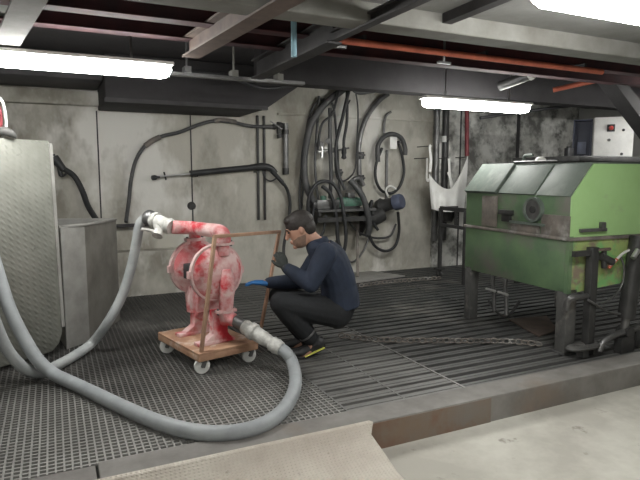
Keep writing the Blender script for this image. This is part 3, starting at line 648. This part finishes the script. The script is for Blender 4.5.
# ================================================================ SHELF + CABINET
t = root('rack_shelf', (6.2,4.95,1.5), 'long dark steel shelf behind green machine carrying the white cabinet', 'shelf')
MB().bb(5.12,7.6,4.28,5.25,1.50,1.56).build('shelf_board','dark',t,bevel=.004)
for x in (5.2,7.45):
    for y in (4.34,5.2): MB().bb(x,x+.05,y-.025,y+.025,0,1.50).build('leg','dark',t)
ca = math.radians(50); ch_ = V((math.cos(ca),-math.sin(ca),0)); cb_ = V((math.sin(ca),math.cos(ca),0)); CF = aY(592,158,4.8); CF.z = 1.562
RC = Matrix((ch_, cb_, V((0,0,1)))).transposed()
def cbx(m, u0,u1,v0,v1,z0,z1): m.box(CF+ch_*((u0+u1)/2)+cb_*((v0+v1)/2)+V((0,0,(z0+z1)/2)), (u1-u0,v1-v0,z1-z0), RC); return m
t = root('control_cabinet', CF+ch_*.24+cb_*.1, 'white electrical cabinet with red switch on the dark shelf', 'cabinet')
cbx(MB(),0,.43,.0,.20,0,.48).build('cabinet_body','white',t,bevel=.006)
cbx(MB(),.01,.42,-.018,-.001,.012,.468).build('cabinet_door','white',t,bevel=.004)
def cp(px, py): return PL(px, py, CF-cb_*.018, cb_)
a = cp(611,128)
MB().box(a-cb_*.008, (.085,.016,.085), RC).build('switch_plate','black',t,bevel=.004)
MB().lathe(a-cb_*.016, -cb_, [(0,.026),(.02,.024),(.03,.016)]).build('switch_knob','red',t)
MB().lathe(cp(609,140), -cb_, [(0,.018),(.01,.014)]).build('indicator','steel',t)
for x, y in ((625,130),(623,154)): MB().lathe(cp(x-1.5,y), -cb_, [(0,.017),(.008,.015)]).build('lock','black',t)
t = root('junction_box', CF-ch_*.12+cb_*.1, 'dark blue open box on the shelf left of white cabinet', 'box')
m = MB(); cbx(m,-.225,-.01,.17,.19,0,.45); cbx(m,-.225,-.21,.02,.17,0,.45); cbx(m,-.025,-.01,.02,.17,0,.45); cbx(m,-.225,-.01,.02,.19,.45,.465); cbx(m,-.21,-.025,.02,.17,0,.015)
m.build('box_shell','navybox',t); cbx(MB(),-.17,-.07,.12,.169,.05,.2).build('relay','bluegrey',t)
a = aY(569,153,4.95); tag(MB().bb(a.x-.05,a.x+.05,4.92,4.98,1.562,1.68).bb(a.x-.03,a.x+.03,4.93,4.97,1.68,1.70).build('small_box','black',bevel=.004), 'small black box on the shelf left of the dark blue box', 'box')
hose([aY(480,118,5.2), aY(520,112,5.2), aY(552,108,5.2), aY(575,105,5.2), aY(595,97,5.2), aY(615,88,5.2)], .018, 'long black cable sagging under the ceiling above white cabinet', 'black', name='ceiling_cable')
hose([aY(575,106,5.3), aY(590,108,5.3), aY(604,104,5.3), aY(618,96,5.3)], .012, 'short thin cable sagging below the long black ceiling cable', 'dark', name='ceiling_cable')
hose([aY(320,84,6.2), aY(330,76,6.1), aY(345,80,6.1), aY(356,92,6.1), aY(370,92,6.1), aY(388,88,6.1)], .022, 'dark cable sagging beneath the ceiling over the hose tangle', 'hosed', name='ceiling_cable')
hose([aY(190,72,5.2), aY(225,75,5.2), aY(262,88,5.4), aY(300,84,5.5), aY(340,76,5.6)], .018, 'dark cable sagging from the thin pale rail toward hose tangle', 'black', name='ceiling_cable')
# ================================================================ CHAINS
def chain(pts, n, r, lab):
    P_ = spline(pts, 12); L = [0]
    for a, b in zip(P_, P_[1:]): L.append(L[-1]+(b-a).length)
    def at(s):
        s = min(max(s,0),L[-1]); 
        for i in range(len(L)-1):
            if L[i+1] >= s: return P_[i].lerp(P_[i+1], (s-L[i])/max(1e-6, L[i+1]-L[i])), (P_[i+1]-P_[i]).normalized()
        return P_[-1], (P_[-1]-P_[-2]).normalized()
    t = root('link_chain', pts[0], lab, 'chain')
    proto = None; seg = L[-1]/n
    for i in range(n):
        c, d = at((i+.5)*seg)
        if proto is None:
            rr = .020; l = seg*.62; ring = []
            for j in range(12):
                a = 2*math.pi*j/12; ring.append(V((math.cos(a)*l, 0, math.sin(a)*rr)))
            proto = MB().tube(ring, r, 6, closed=True, smooth=False).build('link', 'grimy', t)
            me = proto.data; me.transform(Matrix.Translation(t.location)); o = proto
        else:
            o = proto.copy(); C.objects.link(o); o.parent = t
        o.location = c - t.location
        o.rotation_euler = ((.45 if i % 2 else -.45), 0, math.atan2(d.y, d.x))
pz = .026
chain([V((2.10,4.03,pz)),V((2.31,3.80,pz)),V((2.76,3.55,pz)),V((3.24,3.30,pz)),V((3.42,3.12,pz))], 34, .006, 'steel chain lying across the grating from the man to green machine')
chain([V((3.30,5.80,pz)),V((3.7,5.86,pz)),V((4.1,5.84,pz)),V((4.5,5.80,pz))], 20, .006, 'steel chain lying on the grating in front of the pale floor plate')
# ================================================================ CART
ang = math.radians(13.5); cx_ = V((math.cos(ang), math.sin(ang), 0)); cy_ = V((-math.sin(ang), math.cos(ang), 0))
KO = V((.985,4.025,0)); RK = Matrix((cx_, cy_, V((0,0,1)))).transposed(); DU, DV = .47, .68
def K(u, v, z): return KO + cx_*u + cy_*v + V((0,0,z))
def kb(m, u0,u1,v0,v1,z0,z1): m.box(K((u0+u1)/2,(v0+v1)/2,(z0+z1)/2), (u1-u0,v1-v0,z1-z0), RK); return m
t = root('dolly_cart', KO, 'low wooden dolly with white casters and a tall wooden handle frame', 'cart')
DZ = .158
kb(MB(),-DU/2,DU/2,-DV/2,DV/2,DZ-.018,DZ).build('deck','wood',t,bevel=.003)
kb(MB(),-DU/2,DU/2,-DV/2,-DV/2+.03,DZ-.06,DZ-.018).build('side_rail','wood',t,bevel=.003)
kb(MB(),-DU/2,DU/2,DV/2-.03,DV/2,DZ-.06,DZ-.018).build('side_rail','wood',t,bevel=.003)
for u in (-DU/2, DU/2-.03): kb(MB(),u,u+.03,-DV/2+.03,DV/2-.03,DZ-.06,DZ-.018).build('side_rail','wood',t,bevel=.003)
for i,(u,v,a) in enumerate(((-DU/2+.045,-DV/2+.05,.9),(DU/2-.05,-DV/2+.05,.2),(-DU/2+.045,DV/2-.06,1.9),(DU/2-.05,DV/2-.06,.4))):
    c = K(u,v,.055); ax = V((math.cos(a),-math.sin(a),0)); ax = (V((-.25,-.97,0))*.8+ax*.4).normalized() if i < 3 else ax
    w_ = MB().lathe(c-ax*.014, ax, [(0,.038),(.002,.053),(.006,.055),(.024,.055),(.028,.053),(.030,.038)], 24).build('caster_wheel','white',t)
    MB().lathe(c-ax*.02, ax, [(0,.012),(.04,.012)], 12).build('axle','steel',w_)
    q = V((-ax.y, ax.x, 0))
    m = MB()
    for s in (-1,1): m.beam(c+ax*(.023*s)-V((0,0,.008)), c+ax*(.023*s)+q*.02+V((0,0,.045)), .004, .03, ax.cross(V((0,0,1))))
    m.lathe(K(u,v,DZ-.064)+q*.01, (0,0,-1), [(-.004,.035),(.002,.035),(.002,.028),(.012,.028)], 16); m.build('caster_fork','steel',t)
# handle frame
def onplane(px, py, v): return PL(px, py, K(0, v, 0), cy_)
fb, ft = K(-DU/2+.03,-DV/2+.03,DZ-.02), onplane(214.5,238,-DV/2+.03)
gbm, gt = K(DU/2-.02,-DV/2+.20,DZ-.05), onplane(279,233,-DV/2+.20)
gbm = onplane(259.5,340,-DV/2+.2); gbm = V((gbm.x,gbm.y,DZ-.03))
MB().beam(fb, ft, .024, .026, cy_).build('handle_post','post',t,bevel=.003)
MB().beam(gbm, gt, .022, .024, cy_).build('handle_post','post',t,bevel=.003)
MB().beam(ft+(ft-gt).normalized()*.01+V((0,0,.01)), gt-(ft-gt).normalized()*.015+V((0,0,.01)), .024, .024).build('handle_bar','post',t,bevel=.003)
FP = (gbm, gt)
# ================================================================ PUMP
t = root('diaphragm_pump', K(0,.02,DZ), 'red double diaphragm pump coated in white dust on the dolly', 'pump')
nc = onplane(217.5,272.5,-.19); u0 = (nc-KO).dot(cx_); zc = nc.z
u0 = min(max(u0,-.12),.2)
Rr = .205
def clam(v, sgn):
    c = K(u0, v, zc)
    MB().lathe(c, cy_*sgn, [(-.055,.06),(-.05,.12),(-.015,.178),(0,.192),(.02,.192),(.03,.182),(.055,.15),(.075,.10),(.082,.03)], 40).build('chamber','pump',t)
    b = MB().lathe(c, cy_*sgn, [(-.012,.19),(-.012,Rr),(.022,Rr),(.022,.188)], 40)
    for s in (-1, 1): b.box(c + cx_*(s*Rr) + V((0,0,0)) , (.03,.03,.05), RK)
    b.build('clamp_band','pumpband',t)
    m = MB()
    for i in range(10):
        a = 2*math.pi*i/10+.2; d = cx_*math.cos(a)+V((0,0,1))*math.sin(a)
        m.beam(c+cy_*sgn*.078+d*.03, c+cy_*sgn*.034+d*.175, .012, .018, cy_)
    m.build('rib','pump',t)
clam(-.17,-1); clam(.15,1)
# air section
MB().lathe(K(u0,.13,zc), -cy_, [(0,.10),(.04,.07),(.10,.06),(.18,.07),(.24,.12)], 28).build('air_section','pump',t)
m = MB(); kb(m,u0-.15,u0-.02,-.06,.05,zc-.06,zc+.05); m.build('air_valve','black',t,bevel=.01)
m = MB(); kb(m,u0-.10,u0+.10,-.07,.06,zc-.30,zc-.12); m.build('centre_block','pump',t,bevel=.01)
# vertical discharge / suction columns, near and far
zt = zc+.205
def flange(c, ax, r=.052, th=.022, n=20, name='flange'):
    c = V(c); ax = V(ax).normalized(); m = MB().lathe(c-ax*th/2, ax, [(0,r),(th,r)], n)
    s = ax.orthogonal().normalized() if abs(ax.z) < .9 else cx_
    m.box(c, (r*2.9, r*1.1, th) , RK) if abs(ax.z) > .9 else None
    m.build(name,'pumpband',t,bevel=.003)
    if abs(ax.z) > .9:
        for q in (-1,1): MB().cyl(c+cx_*(q*r*1.2)-ax*.022, c+cx_*(q*r*1.2)+ax*.022, .009, n=8).build('bolt','steel',t)
nv, fv = -.225, .15
nT = K(u0+.03,nv,zt-.01); fT = K(u0+.0,fv,zt-.01)
# near: column in front of the disc from mid-height to bottom, with web
m = MB().tube([K(u0+.035,nv-.03,zc+.03), K(u0+.035,nv-.04,zc-.08), K(u0+.03,nv-.03,zc-.18), K(u0+.03,nv-.02,zc-.27)], [.038,.058,.054,.05], 16)
m.tube([K(u0+.03,nv,zc+.12), K(u0+.03,nv,zc+.17), nT], [.045,.045,.045], 16)
m.build('valve_column','pump',t,remesh=.008,sm=3)
m = MB().tube([K(u0,fv+.02,zc-.1), K(u0,fv,zc-.2), K(u0,fv,zc-.34)], [.09,.085,.075], 16)
m.build('valve_column','pump',t)
MB().tube([K(u0,fv,zc+.12), fT], [.045,.045], 16, smooth=False).build('valve_column','pump',t)
flange(nT+V((0,0,.012)), (0,0,1)); flange(fT+V((0,0,.012)), (0,0,1))
zb = zc-.30
flange(K(u0+.03,nv-.02,zb+.03), (0,0,1)); flange(K(u0,fv,zb+.06), (0,0,1), .05)
# top manifold: elbow over near column, along to far column, outlet to the left
zm = zt+.085
m = MB().tube([nT+V((0,0,.02)), K(u0+.03,nv,zm-.03), K(u0+.02,nv+.03,zm), K(u0-.01,-.05,zm+.005), K(u0-.05,.08,zm+.01), K(u0-.12,.12,zm+.015), K(u0-.19,.125,zm+.02)], [.055,.055,.052,.05,.05,.05,.05], 16)
m.tube([fT+V((0,0,.02)), K(u0,fv,zm-.03), K(u0-.03,fv-.03,zm)], [.045,.044,.04], 14)
m.ell(nT+V((-.045,0,.045)), (.022,.022,.035))
m.build('top_manifold','pump',t,remesh=.007,sm=3)
m = MB().tube([K(u0+.03,nv-.02,zb+.03), K(u0+.03,nv-.02,zb-.02), K(u0+.04,nv+.03,zb-.05), K(u0+.0,.0,zb-.055), K(u0,fv-.04,zb-.05), K(u0,fv,zb), K(u0,fv,zb+.06)], [.05,.048,.045,.04,.045,.048,.05], 16)
m.tube([K(u0+.03,nv-.02,zb-.02), K(u0+.07,nv-.07,zb-.035)], [.045,.05], 14)
m.build('bottom_manifold','pump',t,remesh=.008,sm=3)
for v in (nv+.05, fv-.02):
    m = MB().beam(K(u0-.17,v,DZ+.012), K(u0+.12,v,DZ+.012), .08, .024)
    m.prism([K(u0-.13,v-.035,DZ+.02), K(u0-.05,v-.035,DZ+.07), K(u0-.045,v-.035,zb+.03), K(u0+.06,v-.035,zb+.03), K(u0+.065,v-.035,DZ+.07), K(u0+.10,v-.035,DZ+.02)], cy_*.07)
    m.build('foot','pump',t,bevel=.004)
# ---- outlet (top left) pipework
s0 = K(u0-.19,.125,zm+.02); e0 = aY(146,216.5,4.30); d0 = (e0-s0)
t = root('outlet_valve', s0, 'white dusty ball valve and coupling at the top outlet of the pump', 'valve')
L0 = d0.length
MB().lathe(s0, d0, [(0,.052),(.03,.060),(.05,.050),(.10,.050),(L0*.55,.052),(L0*.56,.062),(L0*.66,.062),(L0*.67,.050),(L0*.76,.050)], 20).build('valve_body','dust',t)
MB().lathe(s0+d0*.74, d0, [(0,.05),(.02,.06),(.05,.058),(L0*.26,.045)], 20).build('hose_coupling','steel',t)
c = s0+d0*.55
MB().tube([c+V((0,-.02,-.02)), c+V((0,-.06,-.06)), c+V((-.02,-.09,-.10))], [.04,.034,.04], 12).build('branch','dust',t)
MB().tube([c+V((-.01,-.085,-.085)), c+V((-.06,-.09,-.06)), c+V((-.13,-.09,-.045))], .012, 8).build('lever','dust',t)
# ---- inlet (bottom right) pipework
s1 = K(u0+.07,nv-.07,zb-.035); e1_ = aY(281,349,3.46); d1 = e1_-s1; L1 = d1.length
t = root('inlet_coupling', s1, 'thick white dusty pipe coupling from the pump foot to grey hose', 'coupling')
MB().lathe(s1, d1, [(0,.040),(L1*.22,.040)],20).build('pipe_nipple','steel',t)
MB().lathe(s1+d1*.20, d1, [(0,.045),(.02,.052),(L1*.14,.05),(L1*.15,.060),(L1*.24,.062),(L1*.27,.052)],20).build('union_nut','dust',t)
MB().lathe(s1+d1*.45, d1, [(0,.052),(L1*.2,.05),(L1*.3,.044),(L1*.36,.04)],20).build('coupling_body','dust',t)
MB().lathe(s1+d1*.78, d1, [(0,.042),(.015,.054),(.035,.050),(.05,.056),(L1*.22,.046)],20).build('hose_clamp','dust',t)
# ---- hoses
def ground(px, py, r): return aZ(px, py, r)
r1 = .041
pts = [e1_-d1*.03, e1_+d1.normalized()*.05+V((0,0,-.005)), aY(293,364,3.36), aZ(295.5,384,.07), aZ(287,405,r1), aZ(270,421,r1), aZ(245,430.5,r1), aZ(215,433.5,r1), aZ(185,430,r1), aZ(155,421,r1), aZ(125,408,r1), aZ(100,396,r1), aZ(75,384,r1)]
q = [aZ(54,374,.06), aZ(38,360,.155), aY(24,338,4.02), aY(10,310,4.05), aY(0,280,4.10), aY(-10,245,4.15), aY(-18,200,4.2)]
hose(pts+q, r1, 'thick smooth grey hose sweeping across the grating from the pump inlet', 'hoseg', 16, 'pump_hose')
r2 = .036
pts = [e0-d0*.05, aY(140,224,4.32), aY(136,245,4.36), aY(131,268,4.40), aY(122,296,4.42), aY(108,322,4.42), aZ(92,343,r2+.03), aZ(74,356,r2), aZ(56,366,r2), aZ(40,373,r2), aY(24,368,3.98), aY(9,352,3.94), aY(-2,330,3.92), aY(-12,300,3.9), aY(-26,250,3.9)]
hose(pts, r2, 'dusty grey hose hanging from pump outlet and curling to the left', 'hoseg2', 16, 'pump_hose')
# ================================================================ MAN
fd = V((-.935,.355,0)).normalized(); sd = V((-.355,-.935,0)).normalized()   # forward; towards the viewer (his left)
MP = V((1.80,3.74,0))
def Mn(px, py, s=0): return PL(px, py, MP+sd*s, sd)
man = root('person', V((1.75,3.72,0)), 'crouching man in navy jacket and dark trousers working at the pump', 'person')
hd = Mn(299.5,228.5,0)
tilt = math.radians(22); hf = (fd*math.cos(tilt)-V((0,0,1))*math.sin(tilt)); hu = (fd*math.sin(tilt)+V((0,0,1))*math.cos(tilt))
RH = Matrix((hf, sd, hu)).transposed()
def H(f, s, u): return hd + (hf*f + sd*s + hu*u)*1.07
# joints
pelvis = Mn(337,306,0); waist = Mn(338,284,0); chest = Mn(329,261,0); neckb = Mn(319,242,0); 
def J(px,py,s): return Mn(px,py,s)
sh = [J(326,253,.17), J(322,252,-.17)]; el = [J(311,284,.20), J(302,281,-.16)]; wr = [J(285,267,.13), J(265,283,-.10)]
hp = [J(337,313,.09), J(335,311,-.09)]; kn = [J(281,303,.15), J(279,297,-.16)]; an = [J(313,343,.10), J(303,336,-.12)]
an[0].z = .13; an[1].z = .10
def limb(m, a, b, r0, r1, bulge=0, n=14):
    mid = (a+b)/2; m.tube([a, a.lerp(b,.33), a.lerp(b,.7), b], [r0, (r0*.67+r1*.33)+bulge, r0*.35+r1*.65+bulge*.5, r1], n, k=4)
    m.ell(a,(r0,r0,r0),n=12); m.ell(b,(r1,r1,r1),n=12)
def torso(m, g=0):
    m.tube([pelvis+V((0,0,-.07)), pelvis, waist, chest, neckb+V((0,0,-.03)), neckb+V((0,0,.005))], [.12+g,.175+g,.17+g,.19+g,.13+g,.06+g], 20, rb=[.10+g,.13+g,.137+g,.142+g,.10+g,.06+g], side=sd)
# head mesh: loft of ellipses along head-up axis
def head(m):
    prof = [(-.125,.012,.030,.018),(-.115,.020,.050,.040),(-.095,.016,.066,.054),(-.065,.006,.080,.064),(-.03,.002,.089,.070),(.0,-.004,.096,.074),(.04,-.010,.099,.076),(.075,-.012,.088,.068),(.10,-.012,.062,.048),(.113,-.012,.025,.02)]
    rs = []
    for u, f0, a, b in prof:
        r = []
        for j in range(24):
            th = 2*math.pi*j/24; r.append(H(f0+a*math.cos(th)*(1 if math.cos(th)<0 else .93), b*math.sin(th), u))
        rs.append(r)
    m.rings(rs)
    m.tube([H(.085,0,.012), H(.096,0,-.01), H(.106,0,-.032), H(.098,0,-.042)], [.010,.012,.015,.011], 10)      # nose
    m.ell(H(.083,0,.022),(.016,.045,.010),RH)                                                                      # brow
    m.ell(H(.083,0,-.064),(.018,.026,.008),RH); m.ell(H(.081,0,-.078),(.017,.024,.008),RH)                      # lips
    m.ell(H(.072,0,-.108),(.022,.026,.018),RH)                                                                      # chin
    for s in (-1,1): m.ell(H(-.008,.076*s,-.008),(.017,.010,.032),RH)                                             # ears
m = MB(); head(m)
m.tube([neckb+V((0,0,-.03)), Mn(313,240,0), H(-.035,0,-.05), H(-.03,0,0)], [.07,.058,.055,.05], 14)
torso(m, -.02)
for i in (0,1):
    limb(m, sh[i], el[i], .045, .036); limb(m, el[i], wr[i], .038, .026)
    limb(m, hp[i], kn[i], .08, .055); limb(m, kn[i], an[i], .055, .036)
    m.tube([chest, sh[i]], [.07,.05], 12, smooth=False); m.tube([pelvis, hp[i]], [.09,.08], 12, smooth=False)
    ft_ = V((fd.x,fd.y,0)); m.tube([an[i], V((an[i].x,an[i].y,.045))+ft_*.04, V((an[i].x,an[i].y,.03))+ft_*.14], [.035,.035,.022], 12)
m.build('body','skin',man,remesh=.0055,sm=2)
# eyes, brows, beard
for s in (-1,1):
    MB().ell(H(.080,.030*s,.003),(.010,.013,.007),RH,10).build('eye','hair',man)
    MB().tube([H(.092,.014*s,.022), H(.092,.032*s,.026), H(.080,.050*s,.020)], .005, 6).build('eyebrow','hair',man)
m = MB(); rs = []
for u, f0, a, b in [(-.130,.012,.034,.022),(-.118,.020,.056,.045),(-.096,.016,.070,.0575),(-.07,.007,.081,.0665),(-.045,.004,.083,.069)]:
    r = []
    for j in range(25):
        th = -math.pi*.60 + math.pi*1.2*j/24
        r.append(H(f0+(a*math.cos(th)*.93 if math.cos(th)>0 else a*math.cos(th)) - (.004 if u>-.05 else 0), b*math.sin(th), u - .0*(abs(th))))
    rs.append(r + [H(0.0, 0, u)])
m.rings(rs).build('beard','beard',man)
m = MB(); rs = []
for u, f0, a, b, th0 in [(-.055,-.012,.085,.068,.30),(-.02,-.010,.095,.0755,.36),(.015,-.010,.102,.079,.42),(.045,-.013,.106,.081,.62),(.062,-.013,.104,.078,1.0),(.088,-.014,.088,.068,1.0),(.108,-.014,.064,.050,1.0),(.122,-.014,.026,.022,1.0)]:
    r = []
    for j in range(28):
        th = math.pi - math.pi*th0*1.0 + 2*math.pi*th0*j/28 if th0 < 1 else 2*math.pi*j/28
        r.append(H(f0+a*math.cos(th), b*math.sin(th), u))
    rs.append(r)
m = MB()
for i in range(len(rs)-1): pass
# hair as voxel cap: shell pieces
hs = MB(); hs.ell(H(-.016,0,.036),(.110,.0885,.096),RH,20); hs.ell(H(-.052,0,-.005),(.068,.080,.080),RH,16); hs.ell(H(.045,0,.078),(.045,.062,.036),RH,12)
hs.build('hair','hair',man,remesh=.005,sm=2)
# ---- clothing
m = MB(); torso(m, 0.0)
for i in (0,1):
    limb(m, sh[i], el[i], .080, .064, .004); limb(m, el[i], wr[i].lerp(el[i],.12), .064, .044, .004)
    m.tube([chest+V((0,0,.03)), sh[i]], [.11,.074], 14, smooth=False)
m.tube([waist, Mn(340,296,0), Mn(341,306,0)], [.165,.18,.185], 20, rb=[.135,.145,.145], side=sd)
m.build('jacket','navy',man,remesh=.008,sm=3)
m = MB().tube([neckb+V((0,0,-.02)), neckb+V((0,0,.03))+fd*.01], [.085,.072], 20, smooth=False)
m.build('collar','navy',man,bevel=.01)
m = MB(); m.tube([pelvis+V((0,0,.06)), pelvis, pelvis+V((0,0,-.08))], [.17,.185,.13], 18, rb=[.12,.14,.12], side=sd)
for i in (0,1):
    limb(m, hp[i], kn[i], .115, .084, .004); b_ = an[i].lerp(kn[i],.08); limb(m, kn[i], b_, .082, .060, .014)
    m.tube([pelvis+V((0,0,-.02)), hp[i]], [.13,.115], 14, smooth=False)
m.build('trousers','trouser',man,remesh=.009,sm=3)
m = MB(); b_ = an[0].lerp(kn[0],.16); ax = (kn[0]-an[0]).normalized(); m.lathe(b_, ax, [(0,.069),(.008,.071),(.014,.069)], 20); m.build('trouser_hem','steel',man)
# shoes
def shoe(a, heel):
    f = fd; bz = V((a.x,a.y,0)); h = heel
    sole = [(-.085,.03+h,.030),(-.03,.018+h*.75,.034),(.06,.012,.036),(.12,.012,.044),(.185,.016,.034)]
    m = MB().tube([bz+f*x+V((0,0,z+.0)) for x,z,w_ in sole], [w_ for x,z,w_ in sole], 14, rb=.011, side=sd); m.build('sole','black',man)
    if a is an0: MB().tube([bz+f*x+V((0,0,z+.004)) for x,z,w_ in sole[:3]], [w_*1.06 for x,z,w_ in sole[:3]], 14, rb=.012, side=sd).build('heel_trim','yellow',man)
    m = MB().tube([bz+f*x+V((0,0,z+zz)) for (x,z,w_),zz in zip(sole,(.045,.05,.04,.032,.022))], [w_*1.0 for x,z,w_ in sole], 14, rb=[.045,.05,.038,.030,.018], side=sd)
    m.tube([a+V((0,0,.02)), bz+f*(-.02)+V((0,0,.05+h))], [.045,.042], 14, smooth=False)
    m.build('shoe','black',man,remesh=.006,sm=2)
an0 = an[0]; shoe(an0, .045); shoe(an[1], .03)
# hands in gloves
def hand(w, d, nrm, mt, curl, thumb_s, spread=.12):
    d = V(d).normalized(); nrm = V(nrm); nrm = (nrm-d*nrm.dot(d)).normalized(); lat = d.cross(nrm)*thumb_s   # lat towards the thumb side
    m = MB(); pc = w+d*.05
    m.tube([w-d*.03, w+d*.01, w+d*.05, w+d*.088], [.030,.032,.042,.040], 14, rb=[.026,.022,.019,.015], side=lat)
    for i,(o,l) in enumerate(((.030,.072),(.010,.080),(-.010,.075),(-.029,.060))):
        p = w+d*(.085-.004*abs(i-1))+lat*o; a = 0; dd = d + lat*(o*spread*10*.3); dd.normalize(); P_ = [p-d*.02, p]
        for fr, c in ((.45,curl*.8),(.30,curl*1.1),(.25,curl*.9)):
            a += c; q = dd*math.cos(a)+nrm*math.sin(a); p = p+q*(l*fr); P_.append(p)
        m.tube(P_, [.0105,.0105,.010,.0095,.0075], 8, k=4)
    p = w+d*.022+lat*.030; P_ = [p-lat*.012, p]
    for fr, aa, cc in ((.032,.75,.25),(.028,.35,.75),(.022,.1,1.0)):
        q = (d*math.cos(aa)+lat*math.sin(aa))*math.cos(cc*min(curl,1))+nrm*math.sin(cc*min(curl,1)); p = p+q.normalized()*fr; P_.append(p)
    m.tube(P_, [.014,.0145,.0125,.011,.009], 8, k=4)
    return m
post_at = FP[0].lerp(FP[1], .86)
wn = wr[0]; tgt = Mn(276,247,.02)
dn = Mn(273,240,.08) - wn
h_ = hand(wn, dn, fd*.2-sd, 'glove', .72, 1); h_.build('glove','glove',man,remesh=.0035,sm=1,label='black work glove gripping the handle post')
h_ = hand(wr[1], Mn(250,282,-.12)-wr[1], V((0,0,-1)), 'bglove', .28, -1); h_.build('glove','bglove',man,remesh=.0035,sm=1,label='blue glove with open hand')
m = MB().tube([wr[0].lerp(el[0],.18), wr[0]], [.046,.036], 14, smooth=False); m.build('glove_cuff','glove',man)

print('MAN', [tuple(round(x,2) for x in v) for v in (hd,neckb,pelvis,*sh,*el,*wr,*kn,*an)], 'pump', round(u0,3), round(zc,3), 'limb', round((sh[0]-el[0]).length,2), round((el[0]-wr[0]).length,2), round((hp[0]-kn[0]).length,2), round((kn[0]-an[0]).length,2), 'grip', round(dn.length,3))
